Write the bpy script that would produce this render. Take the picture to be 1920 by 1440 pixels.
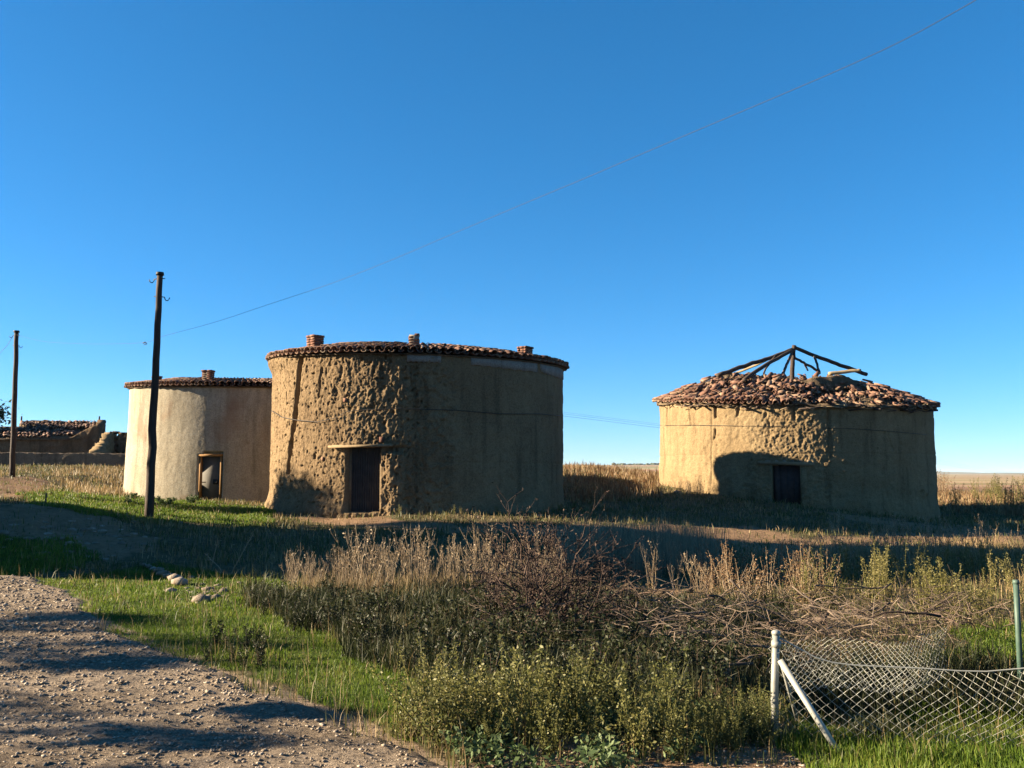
import bpy, math, random
import numpy as np
from mathutils import Vector, Matrix

random.seed(7); rng = np.random.default_rng(11)
S = bpy.context.scene
for o in list(bpy.data.objects): bpy.data.objects.remove(o)
col = S.collection

# ------------------------------------------------------------------ camera, sky, sun, exposure
W, H, F = 1920.0, 1440.0, 1700.0          # photograph's pixels, focal length in those pixels
EYE, HOR = 1.6, 886.0
PITCH = math.atan((HOR - H/2)/F)
cam_d = bpy.data.cameras.new('camera'); cam = bpy.data.objects.new('camera', cam_d); col.objects.link(cam)
cam.location = (0, 0, EYE); cam.rotation_euler = (math.pi/2 + PITCH, 0, 0)
cam_d.sensor_width = 36; cam_d.lens = F/W*36; cam_d.clip_end = 30000; cam_d.clip_start = .05
S.camera = cam
S.render.resolution_x, S.render.resolution_y = 1024, 768
SUN_AZ, SUN_EL = math.radians(270.6), math.radians(18.4)
SUN = Vector((math.sin(SUN_AZ)*math.cos(SUN_EL), math.cos(SUN_AZ)*math.cos(SUN_EL), math.sin(SUN_EL)))
world = bpy.data.worlds.new('World'); S.world = world; world.use_nodes = True
wn, wl = world.node_tree.nodes, world.node_tree.links
wn.clear()
sky = wn.new('ShaderNodeTexSky'); sky.sky_type = 'NISHITA'; sky.sun_disc = False
sky.sun_elevation = SUN_EL; sky.sun_rotation = SUN_AZ
sky.altitude = 800; sky.air_density = 0.75; sky.dust_density = 0.15; sky.ozone_density = 6.0
hsv = wn.new('ShaderNodeHueSaturation'); hsv.inputs['Saturation'].default_value = 1.23; hsv.inputs['Hue'].default_value = .495
bg = wn.new('ShaderNodeBackground'); bg.inputs['Strength'].default_value = 0.055
wo = wn.new('ShaderNodeOutputWorld')
gam = wn.new('ShaderNodeGamma'); gam.inputs[1].default_value = .80
wl.new(sky.outputs[0], gam.inputs[0]); wl.new(gam.outputs[0], hsv.inputs['Color']); wl.new(hsv.outputs[0], bg.inputs[0]); wl.new(bg.outputs[0], wo.inputs[0])
sd = bpy.data.lights.new('sun', 'SUN'); sd.energy = 5.0; sd.angle = math.radians(.55); sd.color = (1.0, .82, .58)
so = bpy.data.objects.new('sun', sd); col.objects.link(so)
so.rotation_euler = SUN.to_track_quat('Z', 'Y').to_euler(); so.location = (-30, 0, 30)
S.view_settings.view_transform = 'Standard'; S.view_settings.look = 'None'
S.view_settings.exposure = 2.42; S.view_settings.gamma = 1.0; S.view_settings.use_curve_mapping = False
S.render.engine = 'CYCLES'

# ------------------------------------------------------------------ helpers
def P(u, v, Y):
    a, b = (u-W/2)/F, (H/2-v)/F
    dy, dz = math.cos(PITCH)-b*math.sin(PITCH), math.sin(PITCH)+b*math.cos(PITCH)
    t = Y/dy
    return Vector((a*t, Y, EYE+dz*t))
def ray(u, v):
    a, b = (u-W/2)/F, (H/2-v)/F
    return Vector((a, math.cos(PITCH)-b*math.sin(PITCH), math.sin(PITCH)+b*math.cos(PITCH)))
def proj(x, y, z):
    z = z-EYE
    d = y*math.cos(PITCH)+z*math.sin(PITCH)
    d = np.where(d < .05, .05, d)
    up = -y*math.sin(PITCH)+z*math.cos(PITCH)
    return W/2+F*x/d, H/2-F*up/d
def az(u): return math.atan((u-W/2)/F)
def sstep(a, b, x):
    t = np.clip((x-a)/(b-a), 0, 1); return t*t*(3-2*t)
PERM = np.random.default_rng(5).permutation(256).astype(np.int64); PERM = np.concatenate([PERM, PERM, PERM])
GR = np.random.default_rng(6).normal(size=(256, 3)); GR /= np.linalg.norm(GR, axis=1)[:, None]
def pn(x, y, z=0.0):
    x, y, z = np.broadcast_arrays(np.asarray(x, float), np.asarray(y, float), np.asarray(z, float))
    xi, yi, zi = np.floor(x), np.floor(y), np.floor(z)
    fx, fy, fz = x-xi, y-yi, z-zi
    xi, yi, zi = xi.astype(np.int64) & 255, yi.astype(np.int64) & 255, zi.astype(np.int64) & 255
    u, v, w = fx**3*(fx*(fx*6-15)+10), fy**3*(fy*(fy*6-15)+10), fz**3*(fz*(fz*6-15)+10)
    def g(i, j, k):
        h = GR[PERM[PERM[PERM[xi+i]+yi+j]+zi+k]]
        return h[..., 0]*(fx-i)+h[..., 1]*(fy-j)+h[..., 2]*(fz-k)
    L = lambda a, b, t: a+(b-a)*t
    return 1.5*L(L(L(g(0,0,0), g(1,0,0), u), L(g(0,1,0), g(1,1,0), u), v), L(L(g(0,0,1), g(1,0,1), u), L(g(0,1,1), g(1,1,1), u), v), w)
def fbm(x, y, z=0.0, o=3):
    s, a, f = 0, 1, 1
    for i in range(o):
        s = s+a*pn(x*f+17.3*i, y*f+5.1*i, np.asarray(z)*f+3.7*i); a *= .5; f *= 2.03
    return s
def inpoly(x, y, poly):
    r = np.zeros(np.shape(x), bool); n = len(poly)
    for i in range(n):
        x0, y0 = poly[i]; x1, y1 = poly[(i+1) % n]
        if y0 == y1: continue
        c = ((y0 > y) != (y1 > y)) & (x < (x1-x0)*(y-y0)/(y1-y0)+x0)
        r ^= c
    return r
def tag(o, label=None, cat=None, group=None, kind=None):
    if label: o['label'] = label
    if cat: o['category'] = cat
    if group: o['group'] = group
    if kind: o['kind'] = kind
    return o
def link(name, me, parent=None, loc=None):
    o = bpy.data.objects.new(name, me); col.objects.link(o)
    if parent is not None: o.parent = parent
    if loc is not None: o.location = loc
    return o
def empty(name, loc=(0, 0, 0), rz=0):
    o = bpy.data.objects.new(name, None); col.objects.link(o); o.location = loc; o.rotation_euler = (0, 0, rz)
    o.empty_display_size = .2
    return o
def np_mesh(name, V, Q=None, T=None, mat=None, smooth=False):
    V = np.asarray(V, np.float32).reshape(-1, 3)
    Q = np.zeros((0, 4), np.int32) if Q is None or len(Q) == 0 else np.asarray(Q, np.int32).reshape(-1, 4)
    T = np.zeros((0, 3), np.int32) if T is None or len(T) == 0 else np.asarray(T, np.int32).reshape(-1, 3)
    me = bpy.data.meshes.new(name)
    me.vertices.add(len(V)); me.vertices.foreach_set('co', V.ravel())
    loops = np.concatenate([Q.ravel(), T.ravel()])
    me.loops.add(len(loops)); me.loops.foreach_set('vertex_index', loops)
    me.polygons.add(len(Q)+len(T))
    st = np.concatenate([np.arange(len(Q))*4, len(Q)*4+np.arange(len(T))*3]).astype(np.int32)
    me.polygons.foreach_set('loop_start', st)
    if smooth: me.polygons.foreach_set('use_smooth', np.ones(len(st), bool))
    me.update(calc_edges=True)
    if mat: me.materials.append(mat)
    return me
class MB:
    """collects quads and triangles, then builds one mesh"""
    def __init__(s): s.V, s.Q, s.T, s.n = [], [], [], 0
    def add(s, V, Q=None, T=None):
        V = np.asarray(V, float).reshape(-1, 3)
        if Q is not None and len(Q): s.Q.append(np.asarray(Q, int).reshape(-1, 4)+s.n)
        if T is not None and len(T): s.T.append(np.asarray(T, int).reshape(-1, 3)+s.n)
        s.V.append(V); s.n += len(V)
    def tube(s, pts, rad, k=6, cap=True):
        pts = [Vector(p) for p in pts]; n = len(pts)
        if np.isscalar(rad): rad = [rad]*n
        V = []
        for i, p in enumerate(pts):
            d = (pts[min(i+1, n-1)]-pts[max(i-1, 0)])
            d = d.normalized() if d.length > 1e-9 else Vector((0, 0, 1))
            a = d.cross(Vector((0, 0, 1)) if abs(d.z) < .9 else Vector((1, 0, 0))).normalized(); b = d.cross(a)
            for j in range(k):
                t = 2*math.pi*j/k; V.append(p+rad[i]*(math.cos(t)*a+math.sin(t)*b))
        Q = [(i*k+j, i*k+(j+1) % k, (i+1)*k+(j+1) % k, (i+1)*k+j) for i in range(n-1) for j in range(k)]
        T = []
        if cap:
            for e, base in ((0, 0), (1, (n-1)*k)):
                V.append(pts[0 if e == 0 else n-1]); c = len(V)-1
                for j in range(k):
                    T.append((c, base+(j+1) % k, base+j) if e == 0 else (c, base+j, base+(j+1) % k))
        s.add([tuple(v) for v in V], Q, T)
    def box(s, c, sx, sy, sz, rot=None, jit=0):
        V = np.array([[x, y, z] for z in (-.5, .5) for y in (-.5, .5) for x in (-.5, .5)])*[sx, sy, sz]
        if jit: V = V+rng.normal(size=V.shape)*jit
        if rot is not None: V = V @ np.array(rot.to_3x3()).T
        s.add(V+np.array(c), [(0,2,3,1), (4,5,7,6), (0,1,5,4), (2,6,7,3), (0,4,6,2), (1,3,7,5)])
    def mesh(s, name, mat, smooth=False):
        return np_mesh(name, np.concatenate(s.V), np.concatenate(s.Q) if s.Q else None, np.concatenate(s.T) if s.T else None, mat, smooth)
    def build(s, name, mat, parent=None, smooth=False, loc=None):
        return link(name, s.mesh(name, mat, smooth), parent, loc)
def copy_tree(o, parent=None):
    c = o.copy(); col.objects.link(c)
    if parent is not None: c.parent = parent
    for ch in o.children: copy_tree(ch, c)
    return c

# ------------------------------------------------------------------ materials
def nodes(name):
    m = bpy.data.materials.new(name); m.use_nodes = True
    nt = m.node_tree; b = nt.nodes['Principled BSDF']; out = nt.nodes['Material Output']
    return m, nt.nodes, nt.links, b, out
def rgb(c): return (c[0], c[1], c[2], 1)
def nz(N, L, scale, detail=4, vec=None, rough=.55, stretch=None):
    t = N.new('ShaderNodeTexNoise'); t.inputs['Scale'].default_value = scale; t.inputs['Detail'].default_value = detail; t.inputs['Roughness'].default_value = rough
    if vec is None:
        g = N.new('ShaderNodeNewGeometry'); vec = g.outputs['Position']
    if stretch:
        mp = N.new('ShaderNodeMapping'); mp.inputs['Scale'].default_value = stretch; L.new(vec, mp.inputs['Vector']); vec = mp.outputs[0]
    L.new(vec, t.inputs['Vector']); return t
ALB = .78      # the albedo of everything but the walls is scaled by this
def scl(stops, k): return [(p, tuple(k*x for x in c)) for p, c in stops]
def ramp(N, L, src, stops, interp='LINEAR'):
    r = N.new('ShaderNodeValToRGB'); r.color_ramp.interpolation = interp
    e = r.color_ramp.elements
    while len(e) < len(stops): e.new(.5)
    for i, (p, c) in enumerate(stops):
        e[i].position = p; e[i].color = rgb(c) if not np.isscalar(c) else (c, c, c, 1)
    L.new(src, r.inputs[0]); return r
def mixc(N, L, f, a, b, mode='MIX'):
    m = N.new('ShaderNodeMix'); m.data_type = 'RGBA'; m.blend_type = mode
    for s, x in ((m.inputs['Factor'], f), (m.inputs['A'], a), (m.inputs['B'], b)):
        if hasattr(x, 'is_linked') or hasattr(x, 'links'): L.new(x, s)
        elif np.isscalar(x): s.default_value = x
        else: s.default_value = rgb(x)
    return m.outputs['Result']
def bump(N, L, src, b, dist, strength=1.0, prev=None):
    k = N.new('ShaderNodeBump'); k.inputs['Distance'].default_value = dist; k.inputs['Strength'].default_value = strength
    L.new(src, k.inputs['Height'])
    if prev is not None: L.new(prev, k.inputs['Normal'])
    L.new(k.outputs[0], b.inputs['Normal']); return k.outputs[0]
def adobe(name, c0, c1, c2, fine=.012, stain=None, pit=1.0):
    c0, c1, c2 = [tuple(.37*x for x in c) for c in (c0, c1, c2)]
    m, N, L, b, out = nodes(name)
    n1 = nz(N, L, .7, 5); n2 = nz(N, L, 22, 6, rough=.7); n3 = nz(N, L, 5, 4)
    r = ramp(N, L, n1.outputs[0], [(.35, c0), (.62, c1)])
    c = mixc(N, L, ramp(N, L, n3.outputs[0], [(.4, 0), (.75, .65)]).outputs[0], r.outputs[0], c2)
    c = mixc(N, L, .55, c, ramp(N, L, n2.outputs[0], [(.39, .55), (.5, .95), (.61, 1.3)]).outputs[0], 'MULTIPLY')
    sk = nz(N, L, 3.2, 5, stretch=(1, 1, .10))
    c = mixc(N, L, .8, c, ramp(N, L, sk.outputs[0], [(.32, .62), (.48, 1.0), (.7, 1.12)]).outputs[0], 'MULTIPLY')
    # straw flecks
    st = nz(N, L, 60, 2, stretch=(1, 1, 2.2))
    c = mixc(N, L, ramp(N, L, st.outputs[0], [(.66, 0), (.72, .35)]).outputs[0], c, (min(1, c1[0]*1.5), min(1, c1[1]*1.5), c1[2]*1.3))
    if stain:
        for (sc, lo, hi, colr, stre) in stain:
            q = nz(N, L, sc, 4, stretch=stre)
            c = mixc(N, L, ramp(N, L, q.outputs[0], [(lo, 0), (hi, .8)]).outputs[0], c, colr)
    L.new(c, b.inputs['Base Color']); b.inputs['Roughness'].default_value = .95; b.inputs['Specular IOR Level'].default_value = .1
    k = bump(N, L, n2.outputs[0], b, fine*2.2, 1.0)
    n4 = nz(N, L, 70, 3, rough=.7)
    bump(N, L, n4.outputs[0], b, fine*.7, .8, k)
    return m
def simple(name, stops, scale=8, rough=.8, bmp=.0, stretch=None, metal=0, obj=True, spec=.25):
    """noise over object/position + random per object and per island"""
    m, N, L, b, out = nodes(name)
    n = nz(N, L, scale, 5, stretch=stretch)
    g = N.new('ShaderNodeNewGeometry'); oi = N.new('ShaderNodeObjectInfo')
    a = N.new('ShaderNodeMath'); a.operation = 'ADD'; L.new(g.outputs['Random Per Island'], a.inputs[0]); L.new(oi.outputs['Random'], a.inputs[1])
    fr = N.new('ShaderNodeMath'); fr.operation = 'FRACT'; L.new(a.outputs[0], fr.inputs[0])
    mx = N.new('ShaderNodeMath'); mx.operation = 'MULTIPLY_ADD'; L.new(fr.outputs[0], mx.inputs[0]); mx.inputs[1].default_value = .5 if obj else 0
    sc = N.new('ShaderNodeMath'); sc.operation = 'MULTIPLY_ADD'; L.new(n.outputs[0], sc.inputs[0]); sc.inputs[1].default_value = 1.0 if not obj else .9; sc.inputs[2].default_value = 0 if not obj else -.2
    L.new(sc.outputs[0], mx.inputs[2])
    r = ramp(N, L, mx.outputs[0], scl(stops, ALB))
    L.new(r.outputs[0], b.inputs['Base Color']); b.inputs['Roughness'].default_value = rough; b.inputs['Metallic'].default_value = metal; b.inputs['Specular IOR Level'].default_value = spec
    if bmp:
        n2 = nz(N, L, scale*5, 4, stretch=stretch); bump(N, L, n2.outputs[0], b, bmp)
    return m
def leafmat(name, stops, trans=.35, rough=.55):
    m, N, L, b, out = nodes(name)
    g = N.new('ShaderNodeNewGeometry'); oi = N.new('ShaderNodeObjectInfo')
    n = nz(N, L, 1.1, 3)
    a = N.new('ShaderNodeMath'); a.operation = 'MULTIPLY_ADD'; L.new(g.outputs['Random Per Island'], a.inputs[0]); a.inputs[1].default_value = .55
    s2 = N.new('ShaderNodeMath'); s2.operation = 'MULTIPLY_ADD'; L.new(n.outputs[0], s2.inputs[0]); s2.inputs[1].default_value = .9; s2.inputs[2].default_value = -.22
    L.new(s2.outputs[0], a.inputs[2])
    r = ramp(N, L, a.outputs[0], scl(stops, ALB))
    L.new(r.outputs[0], b.inputs['Base Color']); b.inputs['Roughness'].default_value = rough; b.inputs['Specular IOR Level'].default_value = .25
    t = N.new('ShaderNodeBsdfTranslucent'); L.new(r.outputs[0], t.inputs[0])
    mx = N.new('ShaderNodeMixShader'); mx.inputs[0].default_value = trans
    L.new(b.outputs[0], mx.inputs[1]); L.new(t.outputs[0], mx.inputs[2]); L.new(mx.outputs[0], out.inputs[0])
    return m
M = {}
M['adobe_mid'] = adobe('adobe_weathered', (.40,.275,.155), (.50,.355,.20), (.33,.225,.13), .014)
M['adobe_right'] = adobe('adobe_yellow', (.46,.325,.175), (.55,.40,.22), (.38,.265,.145), .012)
M['plaster'] = adobe('lime_mud_plaster', (.66,.575,.42), (.77,.69,.53), (.55,.46,.325), .004,
                     stain=[(.5, .56, .72, (.17,.10,.06), (1, 1, .8))])
M['plaster_strip'] = adobe('grey_plaster', (.46,.43,.38), (.55,.52,.46), (.40,.37,.32), .004)
M['adobe_dark'] = adobe('adobe_brown', (.30,.20,.12), (.38,.26,.16), (.24,.15,.09), .02)
M['adobe_wall'] = adobe('adobe_grey', (.33,.25,.18), (.40,.31,.22), (.27,.20,.14), .012)
M['mud'] = adobe('roof_mud', (.30,.22,.14), (.38,.28,.18), (.22,.15,.10), .03)
M['tile'] = simple('roof_tile', [(.12,(.065,.045,.036)), (.35,(.13,.07,.048)), (.55,(.19,.095,.062)), (.72,(.22,.15,.10)), (.88,(.28,.225,.165))], 9, .9, .006)
M['brick'] = simple('chimney_brick', [(.2,(.10,.05,.035)), (.6,(.18,.08,.05)), (.9,(.25,.16,.11))], 14, .9, .004)
M['mortar'] = simple('mortar', [(.3,(.2,.17,.14)), (.8,(.28,.25,.21))], 20, .95, .004, obj=False)
M['wood'] = simple('weathered_timber', [(.2,(.035,.025,.02)), (.6,(.075,.052,.04)), (.9,(.14,.10,.075))], 6, .85, .006, stretch=(1,1,6))
M['wood_pale'] = simple('pale_timber', [(.2,(.22,.16,.09)), (.8,(.36,.27,.16))], 8, .85, .004)
M['pole'] = simple('creosoted_pole', [(.2,(.028,.018,.014)), (.6,(.055,.034,.025)), (.9,(.10,.068,.05))], 9, .8, .006, stretch=(3,3,.25))
M['lintel'] = simple('lintel_wood', [(.2,(.12,.085,.05)), (.8,(.26,.19,.11))], 10, .9, .006)
M['tin'] = simple('corrugated_tin', [(.2,(.022,.02,.02)), (.6,(.045,.04,.038)), (.9,(.09,.06,.045))], 5, .6, .002, metal=.4, obj=False)
M['door_dark'] = simple('dark_door', [(.2,(.035,.025,.025)), (.8,(.075,.055,.05))], 8, .8, .004, obj=False)
M['door_grey'] = simple('grey_door', [(.2,(.09,.085,.075)), (.8,(.15,.14,.12))], 4, .75, .002, obj=False)
M['frame'] = simple('ochre_frame', [(.2,(.22,.11,.035)), (.8,(.30,.17,.06))], 8, .8, .003, obj=False)
M['iron'] = simple('iron', [(.2,(.03,.03,.03)), (.8,(.07,.06,.055))], 20, .6, 0, metal=.6)
M['galv'] = simple('galvanised_steel', [(.2,(.25,.25,.22)), (.8,(.38,.38,.33))], 25, .5, 0, metal=.2)
M['green_post'] = simple('green_post', [(.2,(.05,.09,.07)), (.8,(.09,.14,.11))], 25, .5, 0)
M['stone'] = simple('pale_stone', [(.2,(.16,.125,.09)), (.6,(.25,.20,.15)), (.9,(.36,.31,.25))], 14, .9, .01)
M['gravel'] = simple('gravel', [(.15,(.10,.075,.055)), (.5,(.26,.205,.15)), (.85,(.42,.36,.29))], 10, .95)
M['twig'] = simple('twig', [(.15,(.028,.018,.014)), (.6,(.065,.04,.03)), (.9,(.13,.09,.065))], 9, .9)
M['branch'] = simple('bleached_branch', [(.15,(.06,.042,.03)), (.5,(.12,.088,.064)), (.9,(.26,.20,.15))], 9, .9, .002)
M['bark'] = simple('bark', [(.2,(.07,.05,.035)), (.8,(.15,.11,.08))], 9, .95, .01)
M['g_green'] = leafmat('fresh_grass', [(.1,(.03,.062,.006)), (.42,(.085,.15,.014)), (.72,(.16,.21,.022)), (.95,(.26,.23,.07))], .4)
M['g_olive'] = leafmat('olive_grass', [(.1,(.035,.05,.014)), (.45,(.075,.09,.022)), (.75,(.16,.14,.05)), (.95,(.28,.22,.11))], .35)
M['g_dry'] = leafmat('dry_grass', [(.1,(.13,.09,.04)), (.45,(.26,.18,.085)), (.75,(.36,.265,.135)), (.95,(.44,.35,.2))], .3)
M['g_grey'] = leafmat('grey_dry_grass', [(.1,(.10,.10,.065)), (.5,(.20,.185,.12)), (.95,(.33,.28,.18))], .3)
M['stalk'] = leafmat('dry_stalk', [(.1,(.14,.095,.055)), (.5,(.29,.21,.125)), (.95,(.42,.33,.21))], .12)
M['weed'] = leafmat('weed_leaf', [(.1,(.05,.062,.016)), (.45,(.115,.12,.032)), (.75,(.19,.18,.055)), (.95,(.29,.245,.09))], .35)
M['weed_dark_shade'] = leafmat('dark_shaded_weed_leaf', [(.1,(.014,.020,.007)), (.5,(.032,.042,.014)), (.85,(.065,.06,.024)), (.98,(.12,.09,.045))], .3)  # dark leaves, their colour lowered further to hold the tree shadow over them
M['weed_yel'] = leafmat('yellow_weed_leaf', [(.1,(.08,.08,.02)), (.5,(.17,.155,.045)), (.95,(.30,.25,.10))], .35)
M['weed_rust'] = leafmat('rusty_weed_leaf', [(.1,(.09,.05,.022)), (.5,(.19,.105,.05)), (.95,(.30,.19,.09))], .3)
M['broad'] = leafmat('broad_leaf', [(.1,(.045,.07,.025)), (.5,(.085,.13,.045)), (.9,(.15,.19,.08))], .3, .65)
M['tree_leaf'] = leafmat('tree_leaf', [(.1,(.02,.035,.01)), (.5,(.045,.065,.018)), (.9,(.09,.10,.03))], .25)

# ------------------------------------------------------------------ towers' positions (angles from the photograph's edges, distances from door size and cast shadow)
def tower_def(uL, uR, D):
    a, h = (az(uL)+az(uR))/2, (az(uR)-az(uL))/2
    t = dict(c=Vector((D*math.sin(a), D*math.cos(a), 0)), R=D*math.sin(h), a=a, D=D)
    t['t'] = Vector((-math.sin(a), -math.cos(a), 0)); t['r'] = Vector((math.cos(a), -math.sin(a), 0))
    return t
MID, RGT, LFT = tower_def(508, 1055, 32.6), tower_def(1238, 1751, 43.5), tower_def(240, 655, 43.0)
def phi_of(t, u):
    d = az(u)-t['a']; D, R = t['D'], t['R']
    q = R*R-(D*math.sin(d))**2
    s = D*math.cos(d)-math.sqrt(max(q, 0))
    x, y = s*math.sin(d), D-s*math.cos(d)
    return math.atan2(x, y)
def on_tower(t, phi, r, z):
    return t['c']+r*(math.cos(phi)*t['t']+math.sin(phi)*t['r'])+Vector((0, 0, z))
def z_at(t, u, v, extra=0.0):
    phi = phi_of(t, u); p = on_tower(t, phi, t['R']+extra, 0)
    return P(u, v, p.y).z

# ------------------------------------------------------------------ terrain
ctl = []
for u, v, Y in [(0,1090,13.3),(130,1090,13.3),(0,1000,17),(0,950,20),(130,945,20.5),(200,966,20),(250,1000,18.5),(250,1055,15.6),(300,988,22),(280,968,24),
    (180,945,27),(60,930,29),(23,892,39.8),(200,930,33),(240,931,41),(390,943,38),(480,945,38),(120,873,56),(240,876,55),(0,873,56),
    (500,950,32),(650,968,27.5),(780,963,27.4),(1050,950,32),(850,990,24),(1100,987,25),(1250,997,25.5),(1440,1020,24.5),(640,1000,22),
    (1240,907,41.5),(1330,925,37.5),(1480,945,35.6),(1600,960,36),(1745,973,40),(1130,880,52),(1210,892,52),(1150,930,38),
    (1800,958,45),(1900,942,50),(1900,985,32),(1800,985,33),(1900,922,70),(1780,925,65),(1900,1060,16),(1600,1050,17.5),(1400,1040,19),
    (1200,1105,13.5),(1000,1115,12),(560,1085,13.5),(1700,1120,12),(1400,1150,11),(1900,1230,8),(1600,1250,8.2),(1450,1385,5.5),(1800,1400,5.4)]:
    p = P(u, v, Y); ctl.append((p.x, p.y, p.z))
ctl += [(-8,-8,0),(0,-8,0),(8,-8,0),(-8,3,0),(0,3,0),(8,3,0),(-5,8,0),(-2,8,0),(-20,18.5,1.0),(-25,30,1.5),(-15,7,.2),(-20,0,.3),(16,8,0),(22,14,-.2),(25,25,-.5),
        (-30,60,2.3),(2,60,1.9),(30,62,.1),(45,45,-.3),(-45,20,1.2),(-50,60,2.4),(-40,90,2.2),(0,90,.9),(40,90,-.4),(60,20,-.4),(60,70,-.5),(-12,100,1.2),(-60,-8,.5),(60,-8,0)]
ctl = np.array(ctl)
def tps_k(d2): return np.where(d2 > 1e-9, .5*d2*np.log(d2+1e-12), 0)
n_ = len(ctl)
K = tps_k(((ctl[:, None, :2]-ctl[None, :, :2])**2).sum(-1))+np.eye(n_)*2.0
Pm = np.c_[np.ones(n_), ctl[:, :2]]
A = np.block([[K, Pm], [Pm.T, np.zeros((3, 3))]])
coef = np.linalg.solve(A, np.r_[ctl[:, 2], 0, 0, 0])
GX0, GY0, GS, GN = -62.0, -12.0, .25, 500
gx = GX0+np.arange(GN)*GS; gy = GY0+np.arange(GN)*GS
GXX, GYY = np.meshgrid(gx, gy, indexing='ij')
HG = coef[n_]+coef[n_+1]*GXX+coef[n_+2]*GYY
for i in range(n_): HG = HG+coef[i]*tps_k((GXX-ctl[i, 0])**2+(GYY-ctl[i, 1])**2)
HG = HG+.10*fbm(GXX*.25, GYY*.25, 2.2, 3)*sstep(11, 18, GYY)+.05*fbm(GXX*.9, GYY*.9, 7.7, 2)*sstep(10, 16, GYY)
HG = HG+(.09*fbm(GXX*1.1, GYY*1.1, 15.0, 2)+.06*np.abs(fbm(GXX*1.9, GYY*1.9, 19.0, 2)))*np.exp(-((GXX+9.5)/4.0)**4-((GYY-18)/3.2)**4)
HG = HG-.42*np.exp(-((GXX-3.3)/1.35)**4-((GYY-6.75)/.8)**4)
def far_z(x, y):
    r = np.hypot(x, y); a = np.degrees(np.arctan2(x, np.maximum(y, 1e-3)))
    rise = np.where(y > 0, 42*(1-sstep(9, 17, a)), 0)
    return -.3-9*(1-np.exp(-np.maximum(r-80, 0)/1500))+rise*sstep(250, 4200, r)
def G(x, y):
    x, y = np.asarray(x, float), np.asarray(y, float)
    fx, fy = np.clip((x-GX0)/GS, 0, GN-1.001), np.clip((y-GY0)/GS, 0, GN-1.001)
    i, j = fx.astype(int), fy.astype(int); a, b = fx-i, fy-j
    z = HG[i, j]*(1-a)*(1-b)+HG[i+1, j]*a*(1-b)+HG[i, j+1]*(1-a)*b+HG[i+1, j+1]*a*b
    r = np.maximum(np.abs(x)*1.35, np.abs(y-25)*1.0)
    w = sstep(48, 78, r)
    return z*(1-w)+far_z(x, y)*w
HGL = HG.tolist()
def g1(x, y):
    r = max(abs(x)*1.35, abs(y-25))
    if r > 48: return float(G(np.array([x]), np.array([y]))[0])
    fx, fy = (x-GX0)/GS, (y-GY0)/GS; i, j = int(fx), int(fy); a, b = fx-i, fy-j
    return (HGL[i][j]*(1-b)+HGL[i][j+1]*b)*(1-a)+(HGL[i+1][j]*(1-b)+HGL[i+1][j+1]*b)*a
def PG(u, v):
    d = ray(u, v); t0 = 3.0
    o = Vector((0, 0, EYE)); prev = t0; t = t0
    while t < 200:
        p = o+d*t
        if p.z < g1(p.x, p.y):
            a, b = prev, t
            for _ in range(18):
                m = (a+b)/2; q = o+d*m
                if q.z < g1(q.x, q.y): b = m
                else: a = m
            q = o+d*b; return Vector((q.x, q.y, g1(q.x, q.y)))
        prev = t; t *= 1.025
    q = o+d*60
    return Vector((q.x, q.y, g1(q.x, q.y)))

ROAD_EDGE = [(-60,1078),(60,1086),(130,1110),(195,1180),(330,1235),(430,1275),(560,1325),(690,1380),(800,1425),(900,1462),(1000,1540)]
road_poly = [tuple(PG(u, v)[:2]) for u, v in ROAD_EDGE]+[(2.0, 3.0), (3.0, -9), (-40, -9), (-40, 13.2), (-16, 14.2)]
def edge_dist(x, y, poly):
    d = np.full(np.shape(x), 1e9)
    for i in range(len(poly)):
        ax, ay = poly[i]; bx, by = poly[(i+1) % len(poly)]
        l2 = (bx-ax)**2+(by-ay)**2+1e-9
        t = np.clip(((x-ax)*(bx-ax)+(y-ay)*(by-ay))/l2, 0, 1)
        d = np.minimum(d, np.hypot(x-ax-t*(bx-ax), y-ay-t*(by-ay)))
    return np.where(inpoly(x, y, poly), d, -d)
# colour regions of the ground, outlined on the photograph's ground
GREEN = [[(20,1092),(270,1062),(420,1075),(560,1090),(640,1150),(740,1220),(790,1390),(640,1330),(400,1265),(190,1180),(120,1110)],
         [(1430,1400),(1470,1350),(1600,1365),(1750,1340),(1990,1290),(1990,1480),(1550,1480)],
         [(1740,1245),(1790,1200),(1960,1170),(1990,1250)],
         [(40,925),(240,922),(400,945),(520,955),(500,985),(380,985),(250,975),(60,950)],
         [(-60,990),(120,1010),(220,1050),(60,1080),(-60,1085)]]
BARE = [[(-60,945),(140,940),(300,1010),(240,1052),(120,1040),(60,1000),(-60,985)],
        [(-60,897),(60,893),(100,905),(70,925),(-60,945)],
        [(480,958),(700,958),(760,980),(1000,985),(1250,985),(1500,1010),(1700,1000),(1900,1000),(1960,1020),(1500,1052),(1200,1005),(900,1000),(600,985)],
        [(1330,990),(1400,985),(1560,1020),(1450,1045),(1250,1010)],
        [(1500,955),(1760,985),(1960,1000),(1960,1010),(1640,985)],
        [(1130,1100),(1330,1105),(1330,1150),(1120,1150)],
        [(880,1400),(1440,1392),(1580,1420),(1560,1500),(880,1500)]]
def region(u, v, polys):
    r = np.zeros(np.shape(u), bool)
    for p in polys: r |= inpoly(u, v, p)
    return r
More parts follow.
